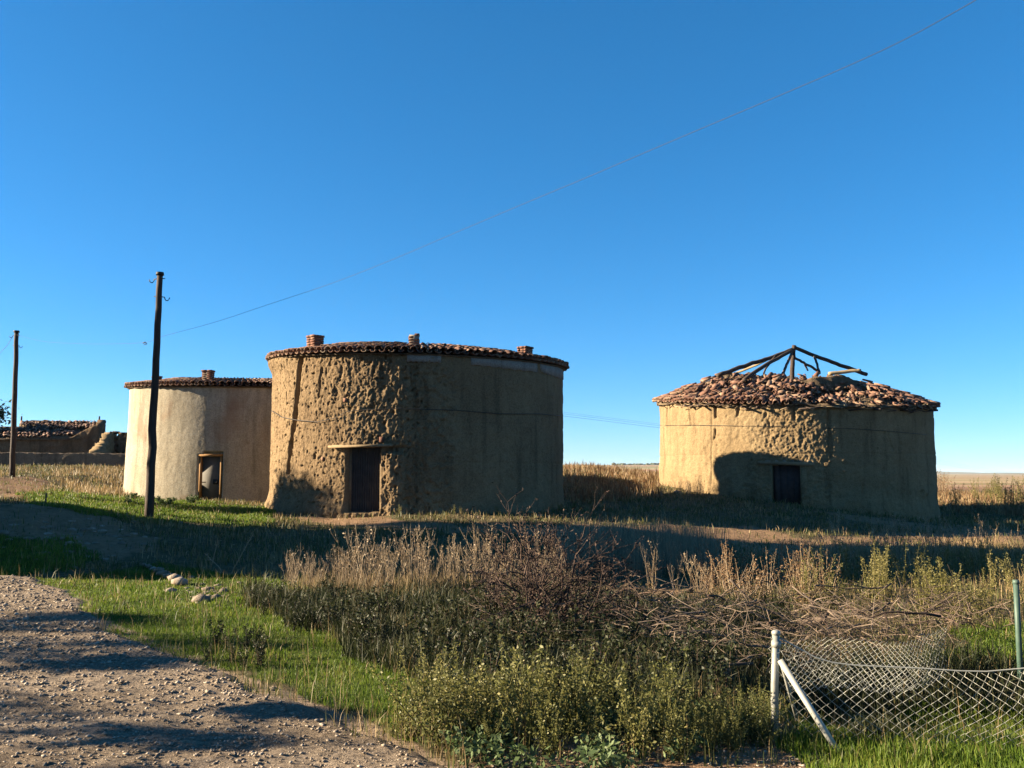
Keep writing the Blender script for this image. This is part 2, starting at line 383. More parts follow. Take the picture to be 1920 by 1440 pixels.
def ground_masks(x, y, z):
    u, v = proj(x, y, z)
    j = fbm(x*.8, y*.8, 1.0, 3); j2 = fbm(x*.8, y*.8, 9.0, 3)
    sc = np.clip(14/np.maximum(y, 1), .3, 2)
    uj, vj = u+38*j*sc, v+16*j2*sc
    ok = y > 2
    g = region(uj, vj, GREEN) & ok; b = region(uj, vj, BARE) & ok
    r = edge_dist(x, y, road_poly)+.12*j > -.15
    return g.astype(float), b.astype(float), r.astype(float)

# ground: one polar sheet from under the camera to the horizon
az_l = np.concatenate([np.linspace(-180, -52, 33)[:-1], np.linspace(-52, 52, 521), np.linspace(52, 180, 33)[1:-1]])
rr = np.concatenate([[.0, .4, .9, 1.6, 2.4, 3.2], 4.0*1.0135**np.arange(0, 585)])
AZ, RR = np.meshgrid(np.radians(az_l), rr, indexing='ij')
X, Y = RR*np.sin(AZ), RR*np.cos(AZ)
Z = G(X, Y)+.012*fbm(X*5, Y*5, 3.3, 2)*sstep(60, 20, RR)
na, nr = X.shape
idx = np.arange(na*nr).reshape(na, nr); idn = np.roll(idx, -1, axis=0)
Q = np.stack([idx[:, :-1], idx[:, 1:], idn[:, 1:], idn[:, :-1]], -1).reshape(-1, 4)[:, ::-1]
gm, N, L, b, out = nodes('ground_soil')
at = N.new('ShaderNodeAttribute'); at.attribute_name = 'mask'
sep = N.new('ShaderNodeSeparateColor'); L.new(at.outputs['Color'], sep.inputs[0])
n1 = nz(N, L, .6, 6); n2 = nz(N, L, 7, 6, rough=.7); n3 = nz(N, L, 40, 4, rough=.7)
base = ramp(N, L, n2.outputs[0], [(.25,(.04,.035,.018)), (.5,(.085,.07,.038)), (.75,(.15,.116,.064))]).outputs[0]
grn = ramp(N, L, n2.outputs[0], [(.25,(.022,.036,.009)), (.6,(.056,.075,.016)), (.8,(.11,.09,.045))]).outputs[0]
bare = ramp(N, L, n2.outputs[0], [(.2,(.11,.07,.04)), (.5,(.18,.115,.068)), (.8,(.26,.175,.11))]).outputs[0]
c = mixc(N, L, sep.outputs[0], base, grn); c = mixc(N, L, sep.outputs[1], c, bare)
c = mixc(N, L, sep.outputs[2], c, (.20, .15, .105))
# far plain: fields in bands
geo = N.new('ShaderNodeNewGeometry')
ln = N.new('ShaderNodeVectorMath'); ln.operation = 'LENGTH'; L.new(geo.outputs['Position'], ln.inputs[0])
mr = N.new('ShaderNodeMapRange'); mr.inputs['From Min'].default_value = 90; mr.inputs['From Max'].default_value = 200; L.new(ln.outputs['Value'], mr.inputs[0])
fn = nz(N, L, .006, 2, stretch=(.25, 1, 1)); fld = ramp(N, L, fn.outputs[0], [(.30,(.14,.16,.07)), (.42,(.30,.24,.14)), (.5,(.26,.15,.10)), (.58,(.17,.17,.08)), (.7,(.36,.28,.17))], 'CONSTANT').outputs[0]
c = mixc(N, L, mr.outputs[0], c, fld)
L.new(c, b.inputs['Base Color']); b.inputs['Roughness'].default_value = 1; b.inputs['Specular IOR Level'].default_value = .05
k = bump(N, L, n2.outputs[0], b, .05, 1); bump(N, L, n3.outputs[0], b, .012, 1, k)
me = np_mesh('ground', np.stack([X, Y, Z], -1).reshape(-1, 3), Q, None, gm, True)
mk = ground_masks(X.ravel(), Y.ravel(), Z.ravel())
ca = me.color_attributes.new('mask', 'FLOAT_COLOR', 'POINT')
ca.data.foreach_set('color', np.stack([mk[0], mk[1], mk[2], np.ones(na*nr)], -1).astype(np.float32).ravel())
tag(link('ground', me), kind='structure')

# dirt road: its own sheet, its ragged edge dipping under the verge
xs = np.concatenate([np.linspace(-40, -14, 40)[:-1], np.arange(-14, 3.2, .055)]); ys = np.concatenate([np.linspace(-9, 3.4, 25)[:-1], np.arange(3.4, 14.6, .055)])
RX, RY = np.meshgrid(xs, ys, indexing='ij')
ed = edge_dist(RX, RY, road_poly)+.10*fbm(RX*1.6, RY*1.6, 4.4, 3)
def road_z(x, y, e):
    return G(x, y)+.012*fbm(x*5, y*5, 3.3, 2)+.020*fbm(x*.5, y*2.2, 8.0, 2)+.012*fbm(x*9, y*9, 2.0, 2)+np.clip(e*.35+.012, -.09, .03)
RZ = road_z(RX, RY, ed)
ii = np.arange(RX.size).reshape(RX.shape)
Q = np.stack([ii[:-1, :-1], ii[1:, :-1], ii[1:, 1:], ii[:-1, 1:]], -1).reshape(-1, 4)
keep = (ed.ravel()[Q] > -.3).any(1); Q = Q[keep]
used = np.unique(Q); remap = np.full(RX.size, -1); remap[used] = np.arange(len(used))
rm, N, L, b, out = nodes('dirt_road')
n1 = nz(N, L, 1.0, 5, stretch=(.5, 1.4, 1)); n2 = nz(N, L, 30, 6, rough=.8); n3 = nz(N, L, 90, 3, rough=.7)
c = ramp(N, L, n1.outputs[0], [(.3,(.19,.145,.10)), (.55,(.255,.20,.145)), (.75,(.32,.255,.19))]).outputs[0]
c = mixc(N, L, .7, c, ramp(N, L, n2.outputs[0], [(.40, .40), (.5, .95), (.60, 1.5)]).outputs[0], 'MULTIPLY')
L.new(c, b.inputs['Base Color']); b.inputs['Roughness'].default_value = 1; b.inputs['Specular IOR Level'].default_value = .08
k = bump(N, L, n2.outputs[0], b, .035, 1); bump(N, L, n3.outputs[0], b, .010, 1, k)
tag(link('dirt_road', np_mesh('dirt_road', np.stack([RX, RY, RZ], -1).reshape(-1, 3)[used], remap[Q], None, rm, True)), kind='structure')

# far blue hills on the right, far ridge of trees
def hill_strip(name, dist, a0, a1, top, mat):
    aa = np.radians(np.linspace(a0, a1, 220)); t = np.linspace(0, 1, 220)
    hgt = np.maximum(.2, top(t))
    V = []
    for k_, (dr, f) in enumerate([(0, 0), (dist*.03, .55), (dist*.07, 1.0), (dist*.2, .3)]):
        r_ = dist+dr; V.append(np.stack([r_*np.sin(aa), r_*np.cos(aa), -30+f*(30+hgt)], -1))
    V = np.concatenate(V); n = 220
    Q = [(k_*n+i, k_*n+i+1, (k_+1)*n+i+1, (k_+1)*n+i) for k_ in range(3) for i in range(n-1)]
    return tag(link(name, np_mesh(name, V, Q, None, mat, True)), kind='structure')
M['hill'] = simple('far_hill', [(.2,(.12,.14,.10)), (.8,(.22,.2,.14))], .002, 1, obj=False)
hill_strip('hills', 7200, 8, 50, lambda t: 2+9*fbm(t*9, 0, 1.0, 4), M['hill'])

# ------------------------------------------------------------------ dovecotes
def fit_eave(pts):
    A_ = np.array([[1, math.cos(p), math.sin(p)] for p, z in pts]); s = np.linalg.solve(A_, np.array([z for p, z in pts]))
    return lambda p: s[0]+s[1]*np.cos(p)+s[2]*np.sin(p)
def tmat(t, phi, r, z, tilt=0.0):
    n = math.cos(phi)*t['t']+math.sin(phi)*t['r']
    x = -math.sin(phi)*t['t']+math.cos(phi)*t['r']
    m = Matrix((( x.x, -n.x, 0, 0), (x.y, -n.y, 0, 0), (0, 0, 1, 0), (0, 0, 0, 1)))
    if tilt: m = m @ Matrix.Rotation(tilt, 4, 'X')
    m.translation = on_tower(t, phi, r, z)
    return m
def put(o, t, m):
    o.parent = o.parent
    o.matrix_basis = Matrix.Translation(-t['base']) @ m
    return o
def wall_mesh(t, mat, ztop, disp, zbot, doors=(), step=.034, fine=1.75, Rz=None, hidden=4):
    R = t['R']
    nf = int(2*fine*R/step)
    ph = np.concatenate([np.linspace(-fine, fine, nf), np.linspace(fine, 2*math.pi-fine, 26)[1:-1]])
    zt = ztop(ph)
    nzv = int((np.max(zt)-zbot)/step)
    tt = np.linspace(0, 1, nzv)
    PH, TT = np.meshgrid(ph, tt, indexing='ij')
    ZZ = zbot+(zt[:, None]-zbot)*TT
    r = R+disp(PH, ZZ)
    if Rz is not None: r = r+Rz(PH, ZZ)
    for (p0, p1, z0, z1, dep) in doors:
        r = np.where((PH > p0) & (PH < p1) & (ZZ > z0) & (ZZ < z1), R-dep, r)
    # top of the wall and its inner face
    r = np.concatenate([r, r[:, -1:]*0+R-.55, r[:, -1:]*0+R-.55], 1)
    ZZ = np.concatenate([ZZ, ZZ[:, -1:], ZZ[:, -1:]-1.5], 1)
    PH = np.concatenate([PH, PH[:, :1], PH[:, :1]], 1)
    T3, R3 = np.array(t['t']), np.array(t['r'])
    V = (r*np.cos(PH))[..., None]*T3+(r*np.sin(PH))[..., None]*R3
    V[..., 2] = ZZ-t['base'].z
    n, m = PH.shape
    ii = np.arange(n*m).reshape(n, m); jn = np.roll(ii, -1, 0)
    Q = np.stack([ii[:, :-1], jn[:, :-1], jn[:, 1:], ii[:, 1:]], -1).reshape(-1, 4)
    return np_mesh('wall', V.reshape(-1, 3), Q, None, mat, True)
def tile_mesh(name, L_=.46, r0=.122, r1=.095, th=.021, seg=7, flip=False, chip=0):
    V, Q = [], []
    for e, (y, r) in enumerate(((0, r0), (L_, r1))):
        for s_ in (0, 1):
            q = r-th*s_
            for k_ in range(seg+1):
                a = math.pi*(k_/seg)
                dy = (chip*random.uniform(0, 1) if (e == 0 and chip) else 0)
                V.append((-q*math.cos(a), y+dy, (q*math.sin(a)*.85)))
    n = seg+1
    o0, i0, o1, i1 = 0, n, 2*n, 3*n
    for k_ in range(seg):
        Q += [(o0+k_, o0+k_+1, o1+k_+1, o1+k_), (i0+k_+1, i0+k_, i1+k_, i1+k_+1), (o0+k_+1, o0+k_, i0+k_, i0+k_+1), (o1+k_, o1+k_+1, i1+k_+1, i1+k_)]
    for k_ in (0, seg): Q.append((o0+k_, o1+k_, i1+k_, i0+k_) if k_ == 0 else (o1+k_, o0+k_, i0+k_, i1+k_))
    V = np.array(V)
    if flip: V[:, 2] = -V[:, 2]; V[:, 1] = L_-V[:, 1]
    return np_mesh(name, V, Q, None, M['tile'], False)
TILES = [tile_mesh('tile'), tile_mesh('tile', .48, .128, .098, .022, 7, False, .03), tile_mesh('tile', .44, .116, .092, .02, 7, False, .05)]
PAN = tile_mesh('tile', .46, .118, .09, .02, 5, True)
def arr(me):
    V = np.zeros(len(me.vertices)*3); me.vertices.foreach_get('co', V)
    return V.reshape(-1, 3), np.array([list(p.vertices) for p in me.polygons])
TV = [arr(m) for m in TILES]; PV = arr(PAN)
def roof_mat(t, phi, s, eave, alpha, over=.30, lift=.03, yaw=0, roll=0, pitch=0):
    n = math.cos(phi)*t['t']+math.sin(phi)*t['r']
    up = Vector((0, 0, 1))
    y = -n*math.cos(alpha)+up*math.sin(alpha); zz = n*math.sin(alpha)+up*math.cos(alpha); x = y.cross(zz)
    m = Matrix(((x.x, y.x, zz.x, 0), (x.y, y.y, zz.y, 0), (x.z, y.z, zz.z, 0), (0, 0, 0, 1)))
    m = m @ Matrix.Rotation(yaw, 4, 'Z') @ Matrix.Rotation(roll, 4, 'Y') @ Matrix.Rotation(pitch, 4, 'X')
    p = on_tower(t, phi, t['R']+over-s*math.cos(alpha), float(eave(phi))+s*math.sin(alpha))+zz*lift
    if 'sag' in t: p.z += float(t['sag'](np.array([phi]), np.array([s]))[0])
    m.translation = p
    return m
def tiled_roof(t, parent, eave, alpha, length, spacing=.27, rows=7, single_rows=4, mess=1.0, keep=lambda p, k: 1.0, name_rest='tile_field', deck_noise=.02, limit=300, over=.30, single_phi=1.6):
    R = t['R']
    # mud deck carrying the tiles
    ph = np.linspace(-math.pi, math.pi, 361)[:-1]; ss = np.linspace(-.02, length, 26)
    PH, SS = np.meshgrid(ph, ss, indexing='ij')
    rr_ = R+over-.12-SS*math.cos(alpha)
    zz_ = eave(PH)+SS*math.sin(alpha)-.03+deck_noise*fbm(PH*R*1.3, SS*1.3, 5.0, 3)
    if 'sag' in t: zz_ = zz_+t['sag'](PH, SS)
    T3, R3 = np.array(t['t']), np.array(t['r'])
    def ringV(r_, z_):
        V = (r_*np.cos(PH[:, :r_.shape[1]]))[..., None]*T3+(r_*np.sin(PH[:, :r_.shape[1]]))[..., None]*R3; V[..., 2] = z_-t['base'].z; return V
    r2 = np.concatenate([(rr_[:, :1]*0+R-.5), rr_[:, :1]-.02, rr_, rr_[:, -1:]], 1)
    z2 = np.concatenate([zz_[:, :1]-.06, zz_[:, :1]-.035, zz_, zz_[:, -1:]-.9], 1)
    PH = np.repeat(ph[:, None], r2.shape[1], 1)
    V = ringV(r2, z2); n, m = r2.shape
    ii = np.arange(n*m).reshape(n, m); jn = np.roll(ii, -1, 0)
    Q = np.stack([ii[:, :-1], jn[:, :-1], jn[:, 1:], ii[:, 1:]], -1).reshape(-1, 4)
    roof = link('roof', np_mesh('roof', V.reshape(-1, 3), Q, None, M['mud'], True), parent)
    N_ = int(2*math.pi*(R+.3)/spacing)
    rest = MB(); cnt = 0
    order = []
    for k in range(rows):
        for c in range(N_): order.append((k, c))
    for k, c in order:
        phi = -math.pi+2*math.pi*(c+.5*(k % 1))/N_
        kp = keep(phi, k)
        rad = R+over-k*.33*math.cos(alpha)
        sx = min(1.0, rad/(R+.3)*1.02)
        # channel tile between covers
        if random.random() < kp:
            mp = roof_mat(t, phi+math.pi/N_, k*.33-.02+random.gauss(0, .012*mess), eave, alpha, over, .065, random.gauss(0, .03*mess), random.gauss(0, .04*mess))
            V_, Q_ = PV; V_ = V_*[sx, 1, 1]
            rest.add(V_ @ np.array(mp.to_3x3()).T+np.array(mp.translation-t['base']), Q_)
        if random.random() < kp:
            mp = roof_mat(t, phi+random.gauss(0, .004*mess), k*.33+random.gauss(0, .018*mess), eave, alpha, over, .085+random.gauss(0, .006*mess), random.gauss(0, .045*mess), random.gauss(0, .06*mess), -.03)
            j = random.randrange(3)
            if k < single_rows and abs(phi) < single_phi and cnt < limit:
                o = link('tile', TILES[j], roof); put(o, t, mp @ Matrix.Diagonal((sx, 1, 1, 1))); cnt += 1
            else:
                V_, Q_ = TV[j]; V_ = V_*[sx, 1, 1]
                rest.add(V_ @ np.array(mp.to_3x3()).T+np.array(mp.translation-t['base']), Q_)
    f = rest.build(name_rest, M['tile'], roof); f['kind'] = 'stuff'
    return roof, cnt
BRICK = MB(); BRICK.box((0, 0, 0), 1, 1, 1, jit=.02); BRICK = BRICK.mesh('brick', M['brick'])
def chimney(t, parent, u, v0, v1, wpx, inset=.8, broken=0, cap=True):
    phi = phi_of(t, u); p = on_tower(t, phi, t['R']-inset, 0)
    top, bot = P(u, v0, p.y).z, P(u, v1, p.y).z-.25
    w = wpx/F*p.y*1.02; d = w*.9
    ch = link('chimney', None, parent)
    mb = MB(); mb.box((0, 0, (top-bot)/2-.02), w*.9, d*.9, top-bot-.05)
    ch.data = None
    bpy.data.objects.remove(ch)
    ch = link('chimney', mb.mesh('chimney', M['mortar']), parent)
    m0 = tmat(t, phi, t['R']-inset, bot); put(ch, t, m0)
    nC = max(3, int((top-bot)/.075)); hC = (top-bot)/nC
    for i in range(nC):
        for s_, (sx, sy, px, py) in enumerate([(w*.52, d*.3, -w*.25, -d*.37), (w*.46, d*.3, w*.27, -d*.37), (w*.52, d*.3, w*.25, d*.37), (w*.46, d*.3, -w*.27, d*.37), (w*.26, d*.44, -w*.38, 0), (w*.26, d*.44, w*.38, 0)]):
            if broken and i >= nC-broken and px < 0: continue
            if i % 2: px = -px
            o = link('brick', BRICK, ch)
            ov = 1.1 if (cap and i == nC-1) else 1.0
            o.location = (px*ov+random.gauss(0, .004), py*ov+random.gauss(0, .004), (i+.5)*hC); o.scale = (sx*.95*ov, sy*.95*ov, hC*.84); o.rotation_euler = (0, 0, random.gauss(0, .03))
    return ch
def wall_wire(t, parent, pts, off=.05, rad=.012, name='wire', mat=None):
    L_ = []
    for (u0, v0), (u1, v1) in zip(pts[:-1], pts[1:]):
        n = max(2, int(abs(u1-u0)/12))
        for i in range(n):
            f = i/n; L_.append((u0+(u1-u0)*f, v0+(v1-v0)*f))
    L_.append(pts[-1])
    P3 = []
    for u, v in L_:
        phi = phi_of(t, u); P3.append(on_tower(t, phi, t['R']+off, z_at(t, u, v, off))-t['base'])
    mb = MB(); mb.tube(P3, rad, 5); return mb.build(name, mat or M['iron'], parent)
def gauss(x, c, w): return np.exp(-((x-c)/w)**2)
def groove(t, PH, ZZ, pts, width, depth):
    """an eroded channel following pixel points down the wall"""
    q = sorted([(z_at(t, u, v), phi_of(t, u)*t['R']) for u, v in pts])
    zs, as_ = [a for a, b in q], [b for a, b in q]
    ac = np.interp(ZZ, zs, as_)+.035*pn(ZZ*2.3, as_[0], 1.0)
    wv = width*(1+.5*pn(ZZ*3.1, as_[0], 4.0))
    m = sstep(zs[0]-.05, zs[0]+.12, ZZ)*(1-sstep(zs[-1]-.05, zs[-1]+.12, ZZ))
    return -depth*m*np.exp(-np.abs((PH*t['R']-ac)/wv)**4)
def pits(a, z, f, lo, hi, amp, seed): return -amp*sstep(lo, hi, pn(a*f, z*f, seed))

# ---- middle dovecote
t = MID; t['base'] = Vector((t['c'].x, t['c'].y, g1(t['c'].x, t['c'].y)))
mid = empty('dovecote', t['base']); tag(mid, 'largest, middle round adobe dovecote with crumbling lit wall and corrugated tin door', 'dovecote', 'round dovecotes')
c_ = t['c']
eave_m = fit_eave([(-1.5, P(505, 683, c_.y).z), (0.0, P(780, 660, c_.y-t['R']-.25).z), (1.5, P(1066, 692, c_.y).z)])
pr = phi_of(t, 815)
d0, d1 = phi_of(t, 648), phi_of(t, 714)
dz0, dz1 = z_at(t, 680, 948), z_at(t, 680, 838)
def disp_m(PH, ZZ):
    a = PH*t['R']; ar = pr*t['R']
    rm_ = 1-sstep(ar-.75, ar+.75, a+.8*fbm(a*1.1, ZZ*1.1, 2.0, 4))
    zt = eave_m(PH)
    st = lambda f, lo, hi: sstep(lo, hi, f)
    am = .42+.58*sstep(-4.6, ar-.4, a+.7*fbm(a*.9, ZZ*.9, 40.0, 2))
    d = rm_*am*(.02*fbm(a*2.4, ZZ*.9, 1.0, 3)+.030*st(fbm(a*5, ZZ*2.4, 4.0, 2), -.12, .12)+.026*st(fbm(a*11, ZZ*6.5, 6.0, 2), -.1, .1)+.018*fbm(a*22, ZZ*17, 9.0, 1)-.055)
    d = d+rm_*(pits(a, ZZ, 8, .46, .54, .10, 8.0)+pits(a, ZZ, 12.5, .46, .56, .07, 3.0)+pits(a, ZZ*.5, 4.2, .5, .6, .05, 13.0))
    sm = 1-rm_
    d = d+sm*(.014*sstep(-.03, .03, fbm(a*.9, ZZ*.9, 51.0, 4))+.010*sstep(.12, .16, fbm(a*1.7, ZZ*2.2, 55.0, 4))-.012*np.exp(-((ZZ-1.9-.05*pn(a*.7, 1.0, 2.0))/.025)**2)-.012*np.exp(-((ZZ-3.1-.05*pn(a*.7, 5.0, 2.0))/.025)**2)+.012*fbm(a*1.2, ZZ*1.2, 1.0, 3)+.006*fbm(a*9, ZZ*9, 2.0, 3)+pits(a, ZZ, 6, .55, .7, .03, 5.0))
    # plaster scabs still clinging where the eroded side begins
    scab = sstep(.10, .2, fbm(a*4.2, ZZ*4.2, 21.0, 3))*np.exp(-((a-ar-.25)/.55)**2)
    d = d+.055*scab*rm_+.03*scab
    d = d+groove(t, PH, ZZ, [(562, 655), (556, 720), (552, 780), (545, 840), (540, 890)], .095, .34)
    d = d+groove(t, PH, ZZ, [(600, 690), (597, 720), (595, 748)], .045, .09)+groove(t, PH, ZZ, [(712, 690), (713, 730)], .03, .05)
    d = d+groove(t, PH, ZZ, [(838, 700), (836, 775)], .012, .03)+groove(t, PH, ZZ, [(968, 690), (962, 715), (958, 765)], .012, .03)
    d = d+.16*sstep(zt-.75, zt-.12, ZZ)**2*(1-sstep(-1.15, -.8, PH))
    d = d+.14*(1-sstep(.35, 1.1, ZZ))*(1-sstep(-.6, 0, PH))+.05*(1-sstep(.3, .8, ZZ))
    p2 = phi_of(t, 742)
    d = d+.07*np.exp(-((PH-p2)/.05)**4)*(1-sstep(dz1-.25, dz1, ZZ))
    # lost course between lintel and pillar
    d = d-.10*np.exp(-((PH-phi_of(t, 742))/.07)**4)*np.exp(-((ZZ-dz1+.08)/.10)**4)
    return d
wm = link('wall', wall_mesh(t, M['adobe_mid'], lambda p: eave_m(p)-.05, disp_m, -.3, [(d0, d1, dz0-.2, dz1, .40)], .027), mid)
roof_m, n1_ = tiled_roof(t, mid, eave_m, .20, 2.3, .29, 7, 4, 1.3, over=.20)
chimney(t, mid, 552, 629, 652, 24, .7); chimney(t, mid, 772, 626, 646, 20, .9, 2, False); chimney(t, mid, 1011, 650, 668, 22, .55)
# plaster strips under the eave
for (u0, u1, vb0, vb1, hpx) in [(762, 826, 678, 680, 17), (882, 1006, 684, 698, 20), (1012, 1056, 697, 712, 20)]:
    mb = MB(); V, Q = [], []; n = 24
    for i in range(n+1):
        u = u0+(u1-u0)*i/n; vb = vb0+(vb1-vb0)*i/n+1.2*math.sin(i*1.7); phi = phi_of(t, u)
        zb = z_at(t, u, vb); zt_ = float(eave_m(phi))-.03
        if i in (0, 1) and u0 > 1000: zb += .12-.06*i
        for rr2, z_ in ((-.04, zb), (.045, zb+.004), (.04, zt_), (-.04, zt_)): V.append(on_tower(t, phi, t['R']+rr2, z_)-t['base'])
    for i in range(n):
        for k in range(4): Q.append((i*4+k, (i+1)*4+k, (i+1)*4+(k+1) % 4, i*4+(k+1) % 4))
    Q += [(0, 1, 2, 3), (n*4+3, n*4+2, n*4+1, n*4)]
    mb.add([tuple(v) for v in V], Q); o = mb.build('plaster_strip', M['plaster_strip'], mid); o['label'] = 'pale grey plaster strip left under the eave'
wall_wire(t, mid, [(511, 770), (530, 782), (560, 788), (597, 791), (630, 784), (650, 772), (690, 768), (750, 766), (850, 769), (940, 776), (1010, 776), (1052, 780)], .045, .011)
# door of corrugated tin
dm = (d0+d1)/2; dw = (d1-d0)*t['R']
gz = g1(*on_tower(t, dm, t['R'], 0)[:2])
def corrugated(w, h, per=.076, amp=.011):
    n = int(w/per*8); V = []
    for i in range(n+1):
        x = -w/2+w*i/n; y = amp*math.sin(2*math.pi*x/per)
        V += [(x, y, 0), (x, y, h), (x, y+.004, h), (x, y+.004, 0)]
    Q = [q for i in range(n) for q in ((i*4, (i+1)*4, (i+1)*4+1, i*4+1), (i*4+3, i*4+2, (i+1)*4+2, (i+1)*4+3))]
    mb = MB(); mb.add(V, Q); return mb
door = corrugated(dw-.10, dz1-gz+.02).build('door', M['tin'], mid); put(door, t, tmat(t, dm, t['R']-.32, gz-.04)); door['label'] = 'corrugated tin door'
for s_ in (-1, 1):
    mb = MB(); mb.box((0, 0, (dz1-gz)/2), .09, .07, dz1-gz+.1, jit=.004); o = mb.build('door_frame', M['lintel'], mid); put(o, t, tmat(t, dm+s_*(dw/2-.03)/t['R'], t['R']-.27, gz-.03))
mb = MB(); wl_ = (phi_of(t, 738)-phi_of(t, 622))*t['R']
for i in range(3): mb.box((random.gauss(0, .05), -.14+i*.14, random.gauss(0, .006)), wl_-.08*i, .136, .075, jit=.008)
o = mb.build('lintel', M['lintel'], mid); put(o, t, tmat(t, (phi_of(t, 738)+phi_of(t, 622))/2, t['R']-.12, dz1+.035, .01)); o.rotation_euler.rotate_axis('Y', -.012)
for u, v, s_ in [(646, 750, .11), (606, 860, .10), (716, 824, .15)]:
    o = link('brick', BRICK, mid); put(o, t, tmat(t, phi_of(t, u), t['R']-.045, z_at(t, u, v)) @ Matrix.Diagonal((s_, .12, s_*1.1, 1)))

# ---- right dovecote
t = RGT; t['base'] = Vector((t['c'].x, t['c'].y, g1(t['c'].x, t['c'].y)))
rgt = empty('dovecote', t['base']); tag(rgt, 'round adobe dovecote on the right with collapsed tile roof and bare rafters', 'dovecote', 'round dovecotes')
c_ = t['c']; Rr = t['R']
eave_r = fit_eave([(-1.5, P(1232, 753, t['D']*math.cos(az(1236))).z), (0.0, P(1490, 757, c_.y-Rr-.2).z), (1.5, P(1760, 762, 39.0).z)])
def disp_r(PH, ZZ):
    a = PH*Rr
    pj = a+.5*fbm(a*1.2, ZZ*1.2, 33.0, 3)
    rough = sstep(phi_of(t, 1370)*Rr, phi_of(t, 1450)*Rr, pj)*(1-sstep(phi_of(t, 1558)*Rr, phi_of(t, 1570)*Rr, pj))
    d = .03*fbm(a*.7, ZZ*.7, 2.0, 3)+(.012+.02*rough)*fbm(a*6, ZZ*4.5, 5.0, 3)+(.010+.02*rough)*fbm(a*17, ZZ*13, 8.0, 2)+.024*rough*sstep(-.1, .1, fbm(a*10, ZZ*8, 12.0, 2))
    d = d+pits(a, ZZ, 6, .5, .66, .03+.04*rough, 9.0)+.045*rough-.03*rough
    d = d+.016*sstep(-.03, .03, fbm(a*.8, ZZ*.8, 61.0, 4))+.012*sstep(.1, .14, fbm(a*1.6, ZZ*2, 65.0, 4))-.02*np.exp(-((ZZ-2.35-.06*pn(a*.6, 1.0, 2.0))/.03)**2)
    for pts, w, dep in [([(1251, 760), (1249, 800)], .05, .10), ([(1291, 758), (1296, 800)], .04, .07), ([(1336, 756), (1335, 800), (1333, 860), (1334, 910)], .02, .06), ([(1341, 750), (1342, 785)], .06, .12), ([(1341, 805), (1338, 825)], .06, .10),
                        ([(1386, 766), (1382, 783)], .06, .09), ([(1437, 776), (1436, 783)], .06, .10), ([(1443, 790), (1442, 822)], .03, .06), ([(1489, 752), (1490, 788)], .06, .13), ([(1553, 745), (1555, 800), (1557, 860)], .07, .14),
                        ([(1575, 750), (1578, 790)], .05, .06), ([(1663, 760), (1664, 800), (1666, 822), (1672, 845)], .02, .06), ([(1693, 755), (1695, 790)], .03, .05), ([(1738, 760), (1733, 800)], .03, .08), ([(1614, 910), (1612, 930)], .05, .07)]:
        d = d+groove(t, PH, ZZ, pts, w, dep)
    d = d+.10*(1-sstep(.7, 1.5, ZZ-.9*np.clip(-PH, -1, 1)))*(.6+.5*fbm(a*1.5, ZZ*1.5, 3.0, 2))
    hol = np.exp(-((PH-phi_of(t, 1728))/.10)**4)*(1-sstep(z_at(t, 1728, 930), z_at(t, 1728, 920), ZZ+.25*fbm(a*3, ZZ*3, 1.0, 2)))
    return d-.09*hol
e0, e1 = phi_of(t, 1445), phi_of(t, 1499)
ez1 = z_at(t, 1472, 872); egz = z_at(t, 1472, 941)
link('wall', wall_mesh(t, M['adobe_right'], lambda p: eave_r(p)-.05+.06*fbm(p*9, 0, 3.0, 2), disp_r, -1.0, [(e0, e1, egz-.3, ez1, .35)], .038), rgt)
AL = math.atan2(P(1400, 711, c_.y-3.1).z-float(eave_r(-.4)), 3.3)
def sag_r(p, s_):
    return (.26*fbm(p*4.0, s_*.7, 71.0, 3)+.12*fbm(p*11.0, s_*1.8, 75.0, 2))*sstep(.1, 1.2, s_)-.30*np.exp(-((p-.38)/.22)**2)*sstep(.2, 2.0, s_)*(1-sstep(2.6, 3.2, s_))
t['sag'] = sag_r
def keep_r(phi, k):
    ph = math.degrees(phi)+6*math.sin(k*1.7)
    if 12 < ph < 48 and k >= 1: return .04
    if 0 < ph <= 12: return .4
    if 12 <= ph < 60: return .4
    if k > 5: return .15
    if k > 3: return .5
    return .93-.04*k
roof_r, n2_ = tiled_roof(t, rgt, eave_r, AL, 3.6, .29, 10, 5, 2.4, keep_r, deck_noise=.17, over=.26, single_phi=1.45, limit=270)
